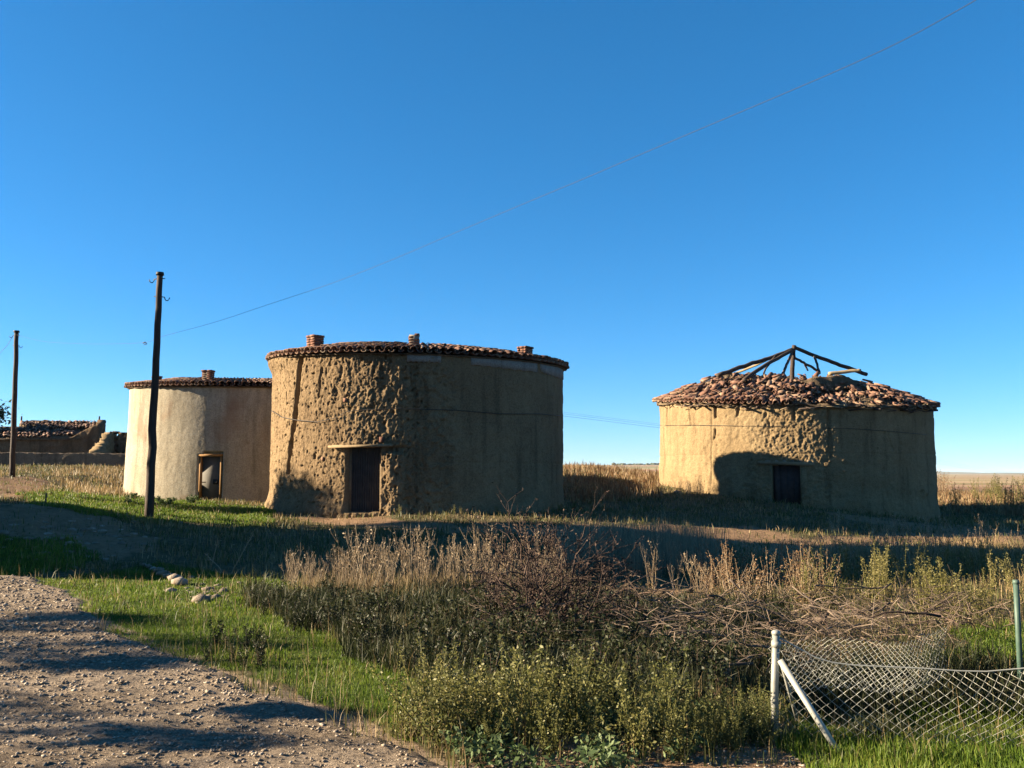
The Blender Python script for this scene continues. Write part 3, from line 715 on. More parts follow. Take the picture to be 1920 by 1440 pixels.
# tumbled tiles and clods on the broken roof
for i in range(44):
    ph = random.uniform(-.85, .3); s_ = random.uniform(.5, 3.4)
    o = link('tile', random.choice(TILES), roof_r)
    put(o, t, roof_mat(t, ph, s_, eave_r, AL, .26, random.uniform(.10, .2), random.uniform(-1.2, 1.2), random.uniform(-.6, .6), random.uniform(-.3, .4)))
def clod(mb, c, s_, sq=1.0):
    ico = [(0,0,1),(.894,0,.447),(.276,.851,.447),(-.724,.526,.447),(-.724,-.526,.447),(.276,-.851,.447),(.724,.526,-.447),(-.276,.851,-.447),(-.894,0,-.447),(-.276,-.851,-.447),(.724,-.526,-.447),(0,0,-1)]
    T = [(0,1,2),(0,2,3),(0,3,4),(0,4,5),(0,5,1),(1,6,2),(2,7,3),(3,8,4),(4,9,5),(5,10,1),(2,6,7),(3,7,8),(4,8,9),(5,9,10),(1,10,6),(11,7,6),(11,8,7),(11,9,8),(11,10,9),(11,6,10)]
    V = np.array(ico)*(1+rng.uniform(-.3, .3, (12, 1)))*s_*np.array([rng.uniform(.8, 1.3), rng.uniform(.8, 1.3), sq*rng.uniform(.6, 1.0)])
    a = rng.uniform(0, 6.28); Rm = np.array([[math.cos(a), -math.sin(a), 0], [math.sin(a), math.cos(a), 0], [0, 0, 1]])
    mb.add(V @ Rm.T+np.array(c), None, T)
mb = MB()
for i in range(700):
    ph = random.uniform(-1.1, 1.1); s_ = random.uniform(.2, 3.6) if random.random() < .5 else random.uniform(2.7, 3.7)
    m_ = roof_mat(t, ph, s_, eave_r, AL, .26, random.uniform(-.02, .12))
    clod(mb, tuple(m_.translation-t['base']), random.uniform(.02, .075) if s_ < 2.7 else random.uniform(.04, .13), .7)
o = mb.build('rubble', M['mud'], roof_r); o['kind'] = 'stuff'
mb = MB()
for i in range(420):
    ph = random.uniform(-1.0, 1.1); s_ = random.uniform(.3, 3.6)
    m_ = roof_mat(t, ph, s_, eave_r, AL, .26, random.uniform(.02, .16), random.uniform(-3, 3), random.gauss(0, .8), random.gauss(0, .5))
    V_, Q_ = TV[i % 3]; mb.add((V_*[random.uniform(.5, 1), random.uniform(.25, .7), random.uniform(.5, 1)]) @ np.array(m_.to_3x3()).T+np.array(m_.translation-t['base']), Q_)
o = mb.build('tile_shards', M['tile'], roof_r); o['kind'] = 'stuff'
# inner wall ring whose broken crown rises behind the tiles
ph = np.linspace(-math.pi, math.pi, 161)[:-1]
ring = []
rin = Rr+.26-3.15*math.cos(AL)
crown = lambda p: eave_r(0)+3.3*math.sin(AL)+.14*fbm(p*5, 1.0, 2.0, 3)+.32*np.exp(-((p-.62)/.42)**2)-.1*np.exp(-((p+.1)/.2)**2)
V = []
for r_, zf in ((rin+.22, -1.3), (rin+.20, 0), (rin-.15, .05), (rin-.22, -1.3)):
    rj = r_+.06*fbm(ph*9, zf, 4.0, 2); q = (rj*np.cos(ph))[:, None]*np.array(t['t'])+(rj*np.sin(ph))[:, None]*np.array(t['r']); q[:, 2] = crown(ph)+zf-t['base'].z; V.append(q)
V = np.concatenate(V); n = len(ph)
Q = [(k*n+i, k*n+(i+1) % n, (k+1)*n+(i+1) % n, (k+1)*n+i) for k in range(3) for i in range(n)]
link('inner_wall', np_mesh('inner_wall', V, Q, None, M['mud'], True), rgt)
# rafters over the middle
apex = P(1489, 656, c_.y)
def rafter(name, pts, r0, r1, mat='wood', k=7):
    pts = [Vector(p) for p in pts]; out_ = []
    for a, b_ in zip(pts[:-1], pts[1:]):
        for i in range(6): out_.append(a+(b_-a)*(i/6)+Vector((random.gauss(0, .008), random.gauss(0, .008), random.gauss(0, .012))))
    out_.append(pts[-1]); n = len(out_)
    mb = MB(); mb.tube([p-t['base'] for p in out_], [r0+(r1-r0)*i/(n-1) for i in range(n)], k)
    return mb.build(name, M[mat], rgt)
yc = c_.y
rafter('king_post', [P(1489, 647, yc), P(1486, 690, yc), P(1484, 735, yc)], .10, .115)
rafter('rafter', [P(1487, 655, yc), P(1440, 672, yc-.5), P(1405, 683, yc-1.0), P(1345, 704, yc-1.8)], .085, .10)
rafter('rafter', [P(1487, 657, yc-.1), P(1445, 678, yc-1.2), P(1395, 712, yc-2.8)], .08, .09)
rafter('rafter', [P(1453, 668, yc-.6), P(1435, 692, yc-1.2), P(1428, 715, yc-1.5)], .04, .045)
rafter('rafter', [P(1437, 676, yc+.9), P(1400, 692, yc+1.6), P(1365, 706, yc+2.2)], .055, .06, 'wood_pale')
rafter('rafter', [P(1485, 660, yc-.1), P(1475, 685, yc-.9), P(1464, 708, yc-1.8)], .06, .065)
rafter('rafter', [P(1490, 652, yc), P(1530, 668, yc+.4), P(1575, 684, yc+.8), P(1625, 702, yc+1.3)], .085, .095)
rafter('rafter', [P(1490, 671, yc+.1), P(1510, 682, yc+.6), P(1535, 696, yc+1.2)], .06, .065)
rafter('rafter', [P(1507, 681, yc+.5), P(1515, 695, yc+.7)], .045, .04)
rafter('rafter', [P(1525, 664, yc+.3), P(1531, 680, yc-.2), P(1537, 700, yc-.9)], .06, .05)
o = rafter('beam', [P(1553, 701, yc-2.2), P(1590, 696, yc-2.3), P(1614, 695, yc-2.4)], .085, .075, 'wood_pale'); o['label'] = 'pale broken beam lying on the rubble'
# laths sticking out below the tiles
for i in range(64):
    ph = random.uniform(-1.2, 1.1); L_ = random.uniform(.35, 1.1)
    p = on_tower(t, ph, Rr+random.uniform(.04, .26), float(eave_r(ph))-random.uniform(-.03, .2))
    tang = -math.sin(ph)*t['t']+math.cos(ph)*t['r']; nn = math.cos(ph)*t['t']+math.sin(ph)*t['r']
    d = (tang*random.uniform(-1, 1)+nn*random.uniform(-.3, .6)+Vector((0, 0, random.uniform(-.18, .05)))).normalized()
    mb = MB(); mb.tube([p-d*L_/2-t['base'], p+Vector((0, 0, random.gauss(0, .02)))-t['base'], p+d*L_/2-t['base']], [random.uniform(.014, .028)]*3, 5); mb.build('lath', M['wood_pale' if random.random() < .45 else 'wood'], rgt)
for u in (1255, 1298, 1322, 1398, 1425, 1640, 1690, 1740):
    ph = phi_of(t, u); p = on_tower(t, ph, Rr-.2, float(eave_r(ph))-.12)-t['base']; nn = math.cos(ph)*t['t']+math.sin(ph)*t['r']
    mb = MB(); mb.tube([p, p+nn*.62+Vector((0, 0, -.03))], .045, 6); mb.build('eave_pole', M['wood'], rgt)
wall_wire(t, rgt, [(1240, 798), (1300, 797), (1400, 799), (1480, 800), (1560, 803), (1600, 804), (1660, 808), (1735, 815)], .035, .011)
em = (e0+e1)/2; ew = (e1-e0)*Rr; eh = ez1-egz
for i in range(4):
    mb = MB(); mb.box((0, 0, eh/2), ew/4*.96, .045, eh+.1); o = mb.build('door_plank', M['door_dark'], rgt); put(o, t, tmat(t, em+(i-1.5)*ew/4/Rr, Rr-.26, egz-.05))
for s_, w_ in ((-1, .12), (1, .24)):
    mb = MB(); mb.box((0, 0, eh/2), w_, .22, eh+.1, jit=.008); o = mb.build('door_jamb', M['adobe_right'], rgt); put(o, t, tmat(t, em+s_*(ew/2+w_*.5-.02)/Rr, Rr-.06, egz-.05))
mb = MB(); lw = (phi_of(t, 1525)-phi_of(t, 1421))*Rr
mb.box((0, 0, 0), lw, .34, .13, jit=.012); o = mb.build('lintel', M['lintel'], rgt); put(o, t, tmat(t, (phi_of(t, 1421)+phi_of(t, 1525))/2, Rr-.08, ez1+.06)); o.rotation_euler.rotate_axis('Y', .03)
for i in range(7):
    mb = MB(); clod(mb, (0, 0, 0), random.uniform(.07, .12), .7); o = mb.build('lintel_stone', M['stone'], rgt)
    put(o, t, tmat(t, phi_of(t, 1424+i*15), Rr+.02, ez1+.15))

# ---- left dovecote
t = LFT; t['base'] = Vector((t['c'].x, t['c'].y, g1(t['c'].x, t['c'].y)))
lft = empty('dovecote', t['base']); tag(lft, 'smooth plastered round dovecote with intact tile roof, farthest left', 'dovecote', 'round dovecotes')
c_ = t['c']; Rl = t['R']
eave_l = fit_eave([(-1.5, P(240, 727, t['D']*math.cos(az(240))).z), (phi_of(t, 390), z_at(t, 390, 722, .25)), (phi_of(t, 510), z_at(t, 510, 724, .25))])
f0, f1 = phi_of(t, 375), phi_of(t, 419)
fz1, fgz = z_at(t, 398, 852), z_at(t, 398, 944)
def disp_l(PH, ZZ):
    a = PH*Rl
    d = .012*fbm(a*.6, ZZ*.6, 2.0, 3)+.004*fbm(a*5, ZZ*3, 5.0, 3)+.003*fbm(a*14, ZZ*14, 7.0, 2)
    d = d+.10*(1-sstep(0, 4.5, ZZ))
    return d
link('wall', wall_mesh(t, M['plaster'], lambda p: eave_l(p)-.05, disp_l, -.3, [(f0, f1, fgz-.3, fz1, .32), (phi_of(t, 386), f1, fz1-.1, fz1+.10, .22)], .045), lft)
roof_l, n3_ = tiled_roof(t, lft, eave_l, .16, 2.2, .29, 7, 4, .8, over=.2)
chimney(t, lft, 265, 705, 720, 14, .6); chimney(t, lft, 374, 694, 716, 18, .7)
fm = (f0+f1)/2; fw = (f1-f0)*Rl; fh = fz1-fgz
mb = MB(); mb.box((0, 0, fh/2), fw-.06, .05, fh); o = mb.build('door', M['door_grey'], lft); put(o, t, tmat(t, fm, Rl-.25, fgz-.02))
mb = MB(); mb.box((0, 0, 0), .2, .03, .2); w2 = mb.build('window_hatch', M['iron'], o); w2.location = (fw*.18, -.035, fh*.45)
mb = MB(); mb.box((0, 0, 0), .22, .02, .035); w2 = mb.build('latch', M['iron'], o); w2.location = (-fw*.35, -.04, fh*.44)
for s_ in (-1, 1):
    mb = MB(); mb.box((0, 0, fh/2), .08, .16, fh); o = mb.build('door_frame', M['frame'], lft); put(o, t, tmat(t, fm+s_*(fw/2-.05)/Rl, Rl-.10, fgz-.02))
mb = MB(); mb.box((0, 0, 0), fw+.1, .12, .09); o = mb.build('door_head', M['frame'], lft); put(o, t, tmat(t, fm, Rl-.06, fz1-.03))

# ---- the dovecote that stands outside the picture on the left; its shadow crosses the middle ground
t = dict(c=Vector((-19.6, 18.7, 0)), R=5.0, a=0, D=0, t=Vector((0, -1, 0)), r=Vector((1, 0, 0)))
t['base'] = Vector((t['c'].x, t['c'].y, g1(t['c'].x, t['c'].y)))
off = empty('dovecote', t['base']); tag(off, 'tall adobe dovecote standing outside the left edge of the picture', 'dovecote', 'round dovecotes')
ev_o = lambda p: t['base'].z+7.6+0*p
link('wall', wall_mesh(t, M['adobe_mid'], lambda p: ev_o(p)-.05, lambda a, z: .03*fbm(a*4, z, 2.0, 2), t['base'].z-.6, [], .15), off)
tiled_roof(t, off, ev_o, .30, 2.2, .27, 7, 0, 1.0)

# ------------------------------------------------------------------ utility poles and cables
def utility_pole(bot, top, r0, r1, label, hooks):
    bot, top = Vector(bot), Vector(top)
    e = empty('utility_pole', bot); tag(e, label, 'pole', 'wooden poles of the overhead line')
    n = 14; pts = [(top-bot)*(i/n)+Vector((random.gauss(0, .008), random.gauss(0, .008), 0)) for i in range(n+1)]; pts[0] -= Vector((0, 0, .4))
    mb = MB(); mb.tube(pts, [r0+(r1-r0)*i/n for i in range(n+1)], 12); mb.build('pole', M['pole'], e, True)
    mb = MB(); mb.tube([top-bot-Vector((0, 0, .03)), top-bot+Vector((0, 0, .05))], [r1*1.45, r1*1.3], 12); mb.build('pole_cap', M['iron'], e)
    for side, dz in hooks:
        o = top-bot-Vector((0, 0, dz)); rr_ = r1+.005
        pts = [o+Vector((-side*(rr_+.06), 0, .01)), o+Vector((side*rr_, 0, .0)), o+Vector((side*(rr_+.07), 0, -.01))]
        for k in range(7):
            a = -math.pi+math.pi*k/6
            pts.append(o+Vector((side*(rr_+.135+.065*math.cos(a)), 0, -.02+.085*math.sin(a))))
        mb = MB(); mb.tube(pts, .013, 6); mb.build('insulator_hook', M['iron'], e)
    return e
pb = P(279, 970, 24); pb.z = g1(pb.x, 24)
utility_pole(pb, P(300, 514, 24), .118, .075, 'tall dark wooden utility pole in front of the plastered dovecote', [(-1, .13), (1, .62)])
pb = P(23, 892, 39.8); pb.z = g1(pb.x, 39.8); lp_top = P(31, 622, 39.8)
utility_pole(pb, lp_top, .12, .09, 'wooden utility pole at the far left edge, before the ruin', [(-1, .17), (1, .62)])
# overhead cable: hangs in the upright plane between the far left pole and the one beside the camera
A3, B3 = lp_top+Vector((.05, -.1, -.15)), Vector((9.5, 3.0, 6.5))
nrm = Vector((B3.y-A3.y, -(B3.x-A3.x), 0)).normalized()
cpts = [A3]
for u, v in [(80, 640), (140, 644), (200, 645), (272, 642), (300, 632), (400, 605), (500, 572), (620, 532), (735, 487), (850, 438), (975, 385), (1090, 337), (1200, 290), (1320, 239), (1450, 184), (1580, 128), (1700, 72), (1830, 0), (1960, -74), (2120, -168)]:
    d = ray(u, v); o = Vector((0, 0, EYE)); s_ = (A3-o).dot(nrm)/d.dot(nrm)
    cpts.append(o+d*s_)
mb = MB(); n = len(cpts)
fine = []
for i in range(n-1):
    p0, p1, p2, p3 = cpts[max(i-1, 0)], cpts[i], cpts[i+1], cpts[min(i+2, n-1)]
    for k in range(5):
        f = k/5; fine.append(.5*((2*p1)+(p2-p0)*f+(2*p0-5*p1+4*p2-p3)*f*f+(3*p1-p0-3*p2+p3)*f**3))
fine.append(cpts[-1])
rp = Vector((cpts[-1].x, cpts[-1].y, 0)); rp.z = g1(rp.x, rp.y)
utility_pole(rp, cpts[-1]+Vector((.2, 0, .15)), .12, .08, 'wooden utility pole outside the right edge of the picture', [(-1, .13)])
mb.tube(fine, [.0038]*len(fine), 5); cab = mb.build('overhead_cable', M['iron']); tag(cab, 'thin overhead cable rising across the blue sky to the upper right', 'cable')
mb = MB(); q = cpts[4]; mb.tube([q+Vector((-.06, 0, -.03)), q+Vector((.0, 0, .01)), q+Vector((.06, 0, -.05)), q+Vector((-.02, 0, -.07))], .018, 6); mb.build('splice', M['iron'], cab)
mb = MB(); mb.tube([lp_top+Vector((-.15, 0, -.2)), P(14, 647, 41.5), P(0, 662, 44), P(-60, 735, 52)], .009, 5); tag(mb.build('overhead_cable', M['iron']), 'short cable running down off the left edge from the far pole', 'cable')
# far power line on the plain to the right
for i, (va, vb, vc) in enumerate([(861, 876, 888.5), (864, 879, 890), (868, 882, 891)]):
    mb = MB(); mb.tube([P(1000, va-95, 130), P(1480, va-36, 180), P(1752, va, 240), P(1835, vb, 300), P(1920, vc, 420), P(1990, vc+5, 560)], .011+.002*i, 4)
    tag(mb.build('power_line', M['iron']), ['topmost of the three far power cables above the plain', 'middle one of the three far power cables above the plain', 'lowest of the three far power cables above the plain'][i], 'cable', 'far power cables')

# ------------------------------------------------------------------ low wall, ruins and trees in the background
def ragged_wall(name, p0, p1, th, topf, mat, parent=None, org=Vector((0, 0, 0)), step=.12, zstep=.16, holes=None, amp=.04, base_drop=.6):
    p0, p1 = Vector(p0), Vector(p1); L_ = (p1-p0).length; dx = (p1-p0).normalized(); nn = Vector((dx.y, -dx.x, 0))
    n = int(L_/step)+1; m = 26
    V = []; 
    s = np.linspace(0, L_, n); f = np.linspace(0, 1, m)
    gb = G(p0.x+dx.x*s, p0.y+dx.y*s)-base_drop
    tp = topf(s/L_)
    SS, FF = np.meshgrid(s, f, indexing='ij')
    ZZ = gb[:, None]+(tp-gb)[:, None]*FF
    mb = MB()
    for sg in (1, -1):
        d = amp*fbm(SS*2.5, ZZ*2.5, 3.0*sg+5, 3)+.5*amp*fbm(SS*9, ZZ*9, 2.0, 2)
        if holes is not None and sg == 1: d = d+holes(SS, ZZ)
        o = sg*th/2+sg*d
        V = np.stack([p0.x+dx.x*SS+nn.x*o, p0.y+dx.y*SS+nn.y*o, ZZ], -1)-np.array(org)
        ii = np.arange(n*m).reshape(n, m)
        Q = np.stack([ii[:-1, :-1], ii[1:, :-1], ii[1:, 1:], ii[:-1, 1:]], -1).reshape(-1, 4)
        mb.add(V, Q if sg == 1 else Q[:, ::-1])
    ii = np.arange(n*m).reshape(n, m); k = n*m
    top = np.stack([ii[:-1, -1], ii[1:, -1], ii[1:, -1]+k, ii[:-1, -1]+k], -1); mb.Q.append(top)
    for e in (0, -1): mb.Q.append(np.stack([ii[e, :-1], ii[e, 1:], ii[e, 1:]+k, ii[e, :-1]+k], -1)[:, ::(1 if e == 0 else -1)])
    return mb.build(name, mat, parent)
# low yard wall
wp0, wp1 = P(-330, 872, 55), P(330, 876, 55)
vt = lambda f: np.array([P(-330+660*q, 846+5*q+.5*math.sin(q*31)+.4*math.sin(q*177)+.3*math.sin(q*403), 55).z for q in f])
lw_ = ragged_wall('yard_wall', wp0, wp1, .45, vt, M['adobe_wall'], amp=.025); tag(lw_, 'long low grey adobe yard wall left of the plastered dovecote', 'wall')
# ruined house behind it
hb = P(110, 850, 63); hb.z = g1(hb.x, hb.y)
hs = empty('ruined_house', hb); tag(hs, 'ruined brown adobe house with sagging tile roof behind the yard wall', 'house')
def vline(pts, Y):
    xs_ = [p[0] for p in pts]; vs_ = [p[1] for p in pts]
    return lambda f: np.array([P(q, np.interp(q, xs_, vs_), Y).z for q in xs_[0]+(xs_[-1]-xs_[0])*f])
fp = [(-120, 822), (0, 824), (60, 823), (95, 822), (125, 824), (140, 818), (160, 806), (178, 797), (186, 796)]
o = ragged_wall('front_wall', P(-120, 850, 62), P(186, 850, 62), .5, vline(fp, 62), M['adobe_dark'], hs, hb, amp=.07)
bp = [(-120, 800), (36, 800), (44, 792), (60, 788), (80, 789), (83, 787), (95, 790), (112, 789), (130, 791), (150, 790), (175, 792), (188, 791)]
ragged_wall('rear_wall', P(-120, 850, 69), P(188, 850, 69), .5, vline(bp, 69), M['adobe_dark'], hs, hb, amp=.07)
ragged_wall('end_wall', P(186, 850, 62.3), P(188, 850, 68.7), .5, lambda f: P(186, 794, 62).z+(P(188, 790, 69).z-P(186, 794, 62).z)*f+.25*fbm(f*8, 0, 2.0, 2), M['adobe_dark'], hs, hb, amp=.08)
for u in (40, 186):
    p = P(u, 789, 69); mb = MB(); mb.tube([p-hb, p-hb+Vector((0, 0, .35))], .06, 5); mb.build('roof_stub', M['wood'], hs)
# remnants of its tiled roof
mb = MB()
for (u0, u1, v0, v1, Y0, Y1) in [(-60, 95, 820, 805, 61.6, 65.5), (98, 140, 818, 804, 62.5, 66), (40, 180, 803, 792, 65.5, 69)]:
    a, b_, c2, d2 = P(u0, v0, Y0), P(u1, v0+(2 if u0 < 90 else 0), Y0), P(u1, v1, Y1), P(u0, v1, Y1)
    nc = max(3, int((b_-a).length/.24)); nrw = max(2, int((d2-a).length/.5))
    for i in range(nc):
        for j in range(nrw):
            if random.random() < .22: continue
            f, g_ = (i+.5)/nc, (j+.0)/nrw
            p = (a*(1-f)+b_*f)*(1-g_)+(d2*(1-f)+c2*f)*g_
            ydir = ((d2-a)).normalized(); xdir = (b_-a).normalized(); zdir = xdir.cross(ydir).normalized(); xdir = ydir.cross(zdir)
            m_ = Matrix(((xdir.x, ydir.x, zdir.x), (xdir.y, ydir.y, zdir.y), (xdir.z, ydir.z, zdir.z))) @ Matrix.Rotation(random.gauss(0, .09), 3, 'Z')
            V_, Q_ = TV[i % 3]; mb.add((V_*[1.1, 1.35, 1.2]) @ np.array(m_).T+np.array(p-hb)+[0, 0, random.gauss(.05, .03)], Q_)
o = mb.build('roof_tiles', M['tile'], hs); o['kind'] = 'stuff'
mb = MB()
for (u0, u1, v0, v1, Y0, Y1) in [(-60, 150, 822, 805, 61.6, 65.5), (36, 186, 806, 794, 65.3, 69)]:
    a, b_, c2, d2 = P(u0, v0, Y0)-hb, P(u1, v0, Y0)-hb, P(u1, v1, Y1)-hb, P(u0, v1, Y1)-hb; e_ = Vector((0, 0, -.12))
    mb.add([tuple(x) for x in (a, b_, c2, d2, a+e_, b_+e_, c2+e_, d2+e_)], [(0,1,2,3), (7,6,5,4), (0,4,5,1), (1,5,6,2), (2,6,7,3), (3,7,4,0)])
mb.build('roof_deck', M['mud'], hs)
# broken gable with dovecote niches
gb_ = P(210, 850, 60); gb_.z = g1(gb_.x, gb_.y)
gr = empty('ruined_gable', gb_); tag(gr, 'broken adobe gable wall with rows of niches beside the ruined house', 'ruin')
def niches(SS, ZZ):
    return -.16*(np.sin(SS*2*math.pi/.42) > .25)*(np.sin(ZZ*2*math.pi/.40) > .25)
gp = [(206, 815), (207, 809), (214, 810), (214.5, 817), (221, 817), (222, 811), (235, 811), (260, 812)]
ragged_wall('gable_wall', P(206, 850, 60), P(260, 850, 60), .5, vline(gp, 60), M['adobe_dark'], gr, gb_, .05, holes=niches, amp=.05)
mb = MB(); mb.tube([P(212, 810.5, 60)-gb_, P(224, 811.5, 60)-gb_], .10, 6); mb.build('window_lintel', M['wood'], gr)
ragged_wall('broken_return_wall', P(207, 850, 60.2), P(176, 850, 57), .6, lambda f: np.array([P(207-31*q, np.interp(q, [0, .2, .45, .75, 1], [810, 813, 828, 838, 849]), 60-3*q).z for q in f])+.15*fbm(f*14, 0, 1.0, 2), M['adobe_right'], gr, gb_, .06, amp=.18)

def leafs(mb, C, size, up=.3):
    """small two-triangle leaves at points C"""
    n = len(C); a = rng.normal(size=(n, 3)); a[:, 2] = a[:, 2]*.6+up; a /= np.linalg.norm(a, axis=1)[:, None]
    b_ = np.cross(a, rng.normal(size=(n, 3))); b_ /= np.linalg.norm(b_, axis=1)[:, None]+1e-9
    s_ = size*rng.uniform(.6, 1.35, (n, 1)); C = np.asarray(C)
    V = np.stack([C-a*s_*.15, C+a*s_*.45+b_*s_*.26, C+a*s_*1.0, C+a*s_*.45-b_*s_*.26], 1).reshape(-1, 3)
    mb.add(V, np.arange(n*4).reshape(n, 4))
def make_tree(name, loc, h, crown_r, crown_z, nleaf, lsize, label, group=None, seed=1, sparse=.0, levels=3):
    R_ = random.Random(seed); loc = Vector(loc); loc.z = g1(loc.x, loc.y)
    e = empty(name, loc); tag(e, label, 'tree', group)
    tb = MB(); tips = []
    def grow(p, d, L_, r, lv):
        q = p; pts = [p]; 
        for i in range(4):
            d = (d+Vector((R_.gauss(0, .13), R_.gauss(0, .13), R_.gauss(.03, .08)))).normalized(); q = q+d*L_/4; pts.append(q)
        tb.tube(pts, [r*(1-.4*i/4) for i in range(5)], 7 if lv == 0 else 5)
        if lv >= levels-1: tips.append(q)
        if lv > 0: tips.append(pts[2])
        if lv < levels:
            for k in range(4 if lv == 0 else 3):
                nd = (d+Vector((R_.gauss(0, .75), R_.gauss(0, .75), R_.gauss(.05, .35)))).normalized()
                grow(pts[-1] if k < 2 else pts[3], nd, (crown_r*.62 if lv == 0 else L_*.68)*R_.uniform(.8, 1.1), r*.55, lv+1)
    grow(Vector((0, 0, -.2)), Vector((0, 0, 1)), crown_z, h*.022, 0)
    tb.build('trunk', M['bark'], e, True)
    tp = np.array([tuple(x) for x in tips]); cen = np.array([0, 0, (crown_z+h)/2])
    tp = cen+(tp-cen)*np.minimum(1, np.array([[crown_r*1.0]])/(np.linalg.norm((tp-cen)*[1, 1, .9], axis=1)[:, None]+1e-6))
    pick = rng.integers(0, len(tp), nleaf)
    C = tp[pick]+rng.normal(size=(nleaf, 3))*crown_r*.17
    mb = MB(); leafs(mb, C, lsize); mb.build('crown', M['tree_leaf'], e)
    return e
make_tree('tree', P(-18, 860, 66), 5.6, 2.5, 2.0, 9000, .26, 'dark leafy tree at the left edge beside the ruined house', seed=5)

# trees standing outside the picture on the left; most streak the road; the tallest is added for shade before the middle dovecote
for i, (x, y, h, cr, cz, nl, sd_) in enumerate([(-22.5, 28.3, 6.6, 1.7, 3.5, 5200, 3), (-17.5, 9.4, 6.0, .9, 3.2, 330, 4), (-16.0, 8.2, 6.4, 1.0, 3.0, 420, 8), (-18.5, 7.3, 7.0, 1.1, 3.2, 450, 12), (-15, 6.5, 6.0, 1.0, 2.6, 420, 15), (-12.5, 5.9, 4.9, .8, 2.2, 300, 21), (-14, 5.2, 5.4, .9, 2.2, 360, 23), (-11.5, 7.7, 4.4, .6, 2.2, 420, 27), (-10.5, 5.6, 4.6, .6, 2.2, 210, 31), (-12.0, 5.0, 5.2, .6, 2.6, 190, 35), (-9.5, 6.3, 4.2, .4, 2.0, 220, 37), (-30, 25.6, 11.4, 1.9, 8.6, 8000, 41), (-19, 10.3, 6.6, .7, 3.6, 420, 29)]):
    make_tree('tree', (x, y, 0), h, cr, cz, nl, .28 if h > 9 else .17 if i == 0 else .13, 'slender unseen tree outside the left edge of the picture', 'trees outside the left edge of the picture', seed=sd_)
# tree line on the far ridge
mb = MB()
for i in range(60):
    u = random.uniform(1150, 1245) if i < 42 else random.uniform(1062, 1160)
    d = ray(u, 874); s_ = 3900+random.uniform(-150, 150); x, y = d.x*s_/d.y, s_
    zz_ = float(far_z(np.array([x]), np.array([y]))[0]); w = random.uniform(8, 22) if i < 42 else random.uniform(3, 8)
    clod(mb, (x, y, zz_+w*.2), w*.6, .55)
tag(mb.build('far_wood', M['tree_leaf']), 'thin dark line of trees on the far horizon between the dovecotes', 'trees', kind='stuff')

# ------------------------------------------------------------------ chain link fence
def wall_plane(A_, B_, u, v):
    n_2 = Vector((B_.y-A_.y, -(B_.x-A_.x), 0)).normalized(); o = Vector((0, 0, EYE)); d = ray(u, v)
    return o+d*((A_-o).dot(n_2)/d.dot(n_2))
fA = PG(1450, 1384); fB = Vector((4.6, fA.y-.55, 0)); fB.z = g1(fB.x, fB.y)
fe = empty('chain_link_fence', fA); tag(fe, 'low galvanised chain link fence with slanting brace in the lower right corner', 'fence')
ptop = wall_plane(fA, fB, 1455, 1186)
mb = MB(); mb.tube([Vector((0, 0, -.25)), (ptop-fA)*.5, ptop-fA], .0225, 14); mb.build('post', M['galv'], fe, True)
mb = MB(); mb.tube([ptop-fA-Vector((0, 0, .012)), ptop-fA+Vector((0, 0, .006)), ptop-fA+Vector((0, 0, .014))], [.026, .026, .015], 14); mb.build('post_cap', M['galv'], fe, True)
br = PG(1583, 1412); b0 = wall_plane(fA, fB, 1460, 1236)-Vector((0, .03, 0))
mb = MB(); mb.tube([b0-fA, br-fA-Vector((0, 0, .05))], .0185, 12); mb.build('brace', M['galv'], fe, True)
b2 = P(1500, 1345, 6.3); mb = MB(); mb.tube([b0-fA+Vector((.04, .10, -.05)), b2-fA-Vector((0, 0, .1))], .012, 8); mb.build('brace', M['galv'], fe, True)
mb = MB(); mb.tube([ptop-fA-Vector((.0, .0, .05)), ptop-fA-Vector((0, 0, .085))], .03, 12); mb.build('collar', M['galv'], fe)
topline = [(1458, 1194), (1480, 1206), (1500, 1217), (1528, 1232), (1560, 1242), (1600, 1247), (1660, 1250), (1730, 1253), (1800, 1258), (1850, 1259), (1920, 1253), (2000, 1245), (2080, 1236), (2160, 1228)]
tl = [wall_plane(fA, fB, u, v) for u, v in topline]
Lf = (fB-fA).xy.length; du = (fB-fA).normalized(); du.z = 0; du.normalize()
tls = np.array([(p-fA).dot(du) for p in tl]); tlz = np.array([p.z for p in tl])
mb = MB(); mb.tube([Vector(p)-fA for p in tl], .0042, 6)
mb.build('top_wire', M['galv'], fe)
def chain(mb, surf, L_, Hn, cell=.068, rad=.0021):
    ns = int(L_/cell); nl = int(Hn/(cell*.52))
    for i in range(ns):
        pts = []
        for j in range(nl+1):
            s_ = (i+(.5 if j % 2 else 0)+.5*0)*cell
            pts.append(surf(s_, j/nl, (j % 2)*.004))
        mb.tube(pts, rad, 3, False)
        pts = []
        for j in range(nl+1):
            s_ = (i+(.5 if j % 2 else 1.0))*cell
            pts.append(surf(s_, j/nl, -(j % 2)*.004))
        mb.tube(pts, rad, 3, False)
def surf_front(s_, f, o):
    base = fA+du*s_; z1 = float(np.interp(s_, tls, tlz)); z0 = g1(base.x, base.y)-.03
    bulge = -.10*math.sin(math.pi*f)*min(1, s_/.8)+.012*math.sin(s_*7+f*5)
    return Vector((base.x+.02*math.sin(f*6+s_*3), base.y+bulge+o, z0+(z1-z0)*f))-fA
mb = MB(); chain(mb, surf_front, 2.9, .64, .068, .0020); mb.build('wire_mesh', M['galv'], fe)
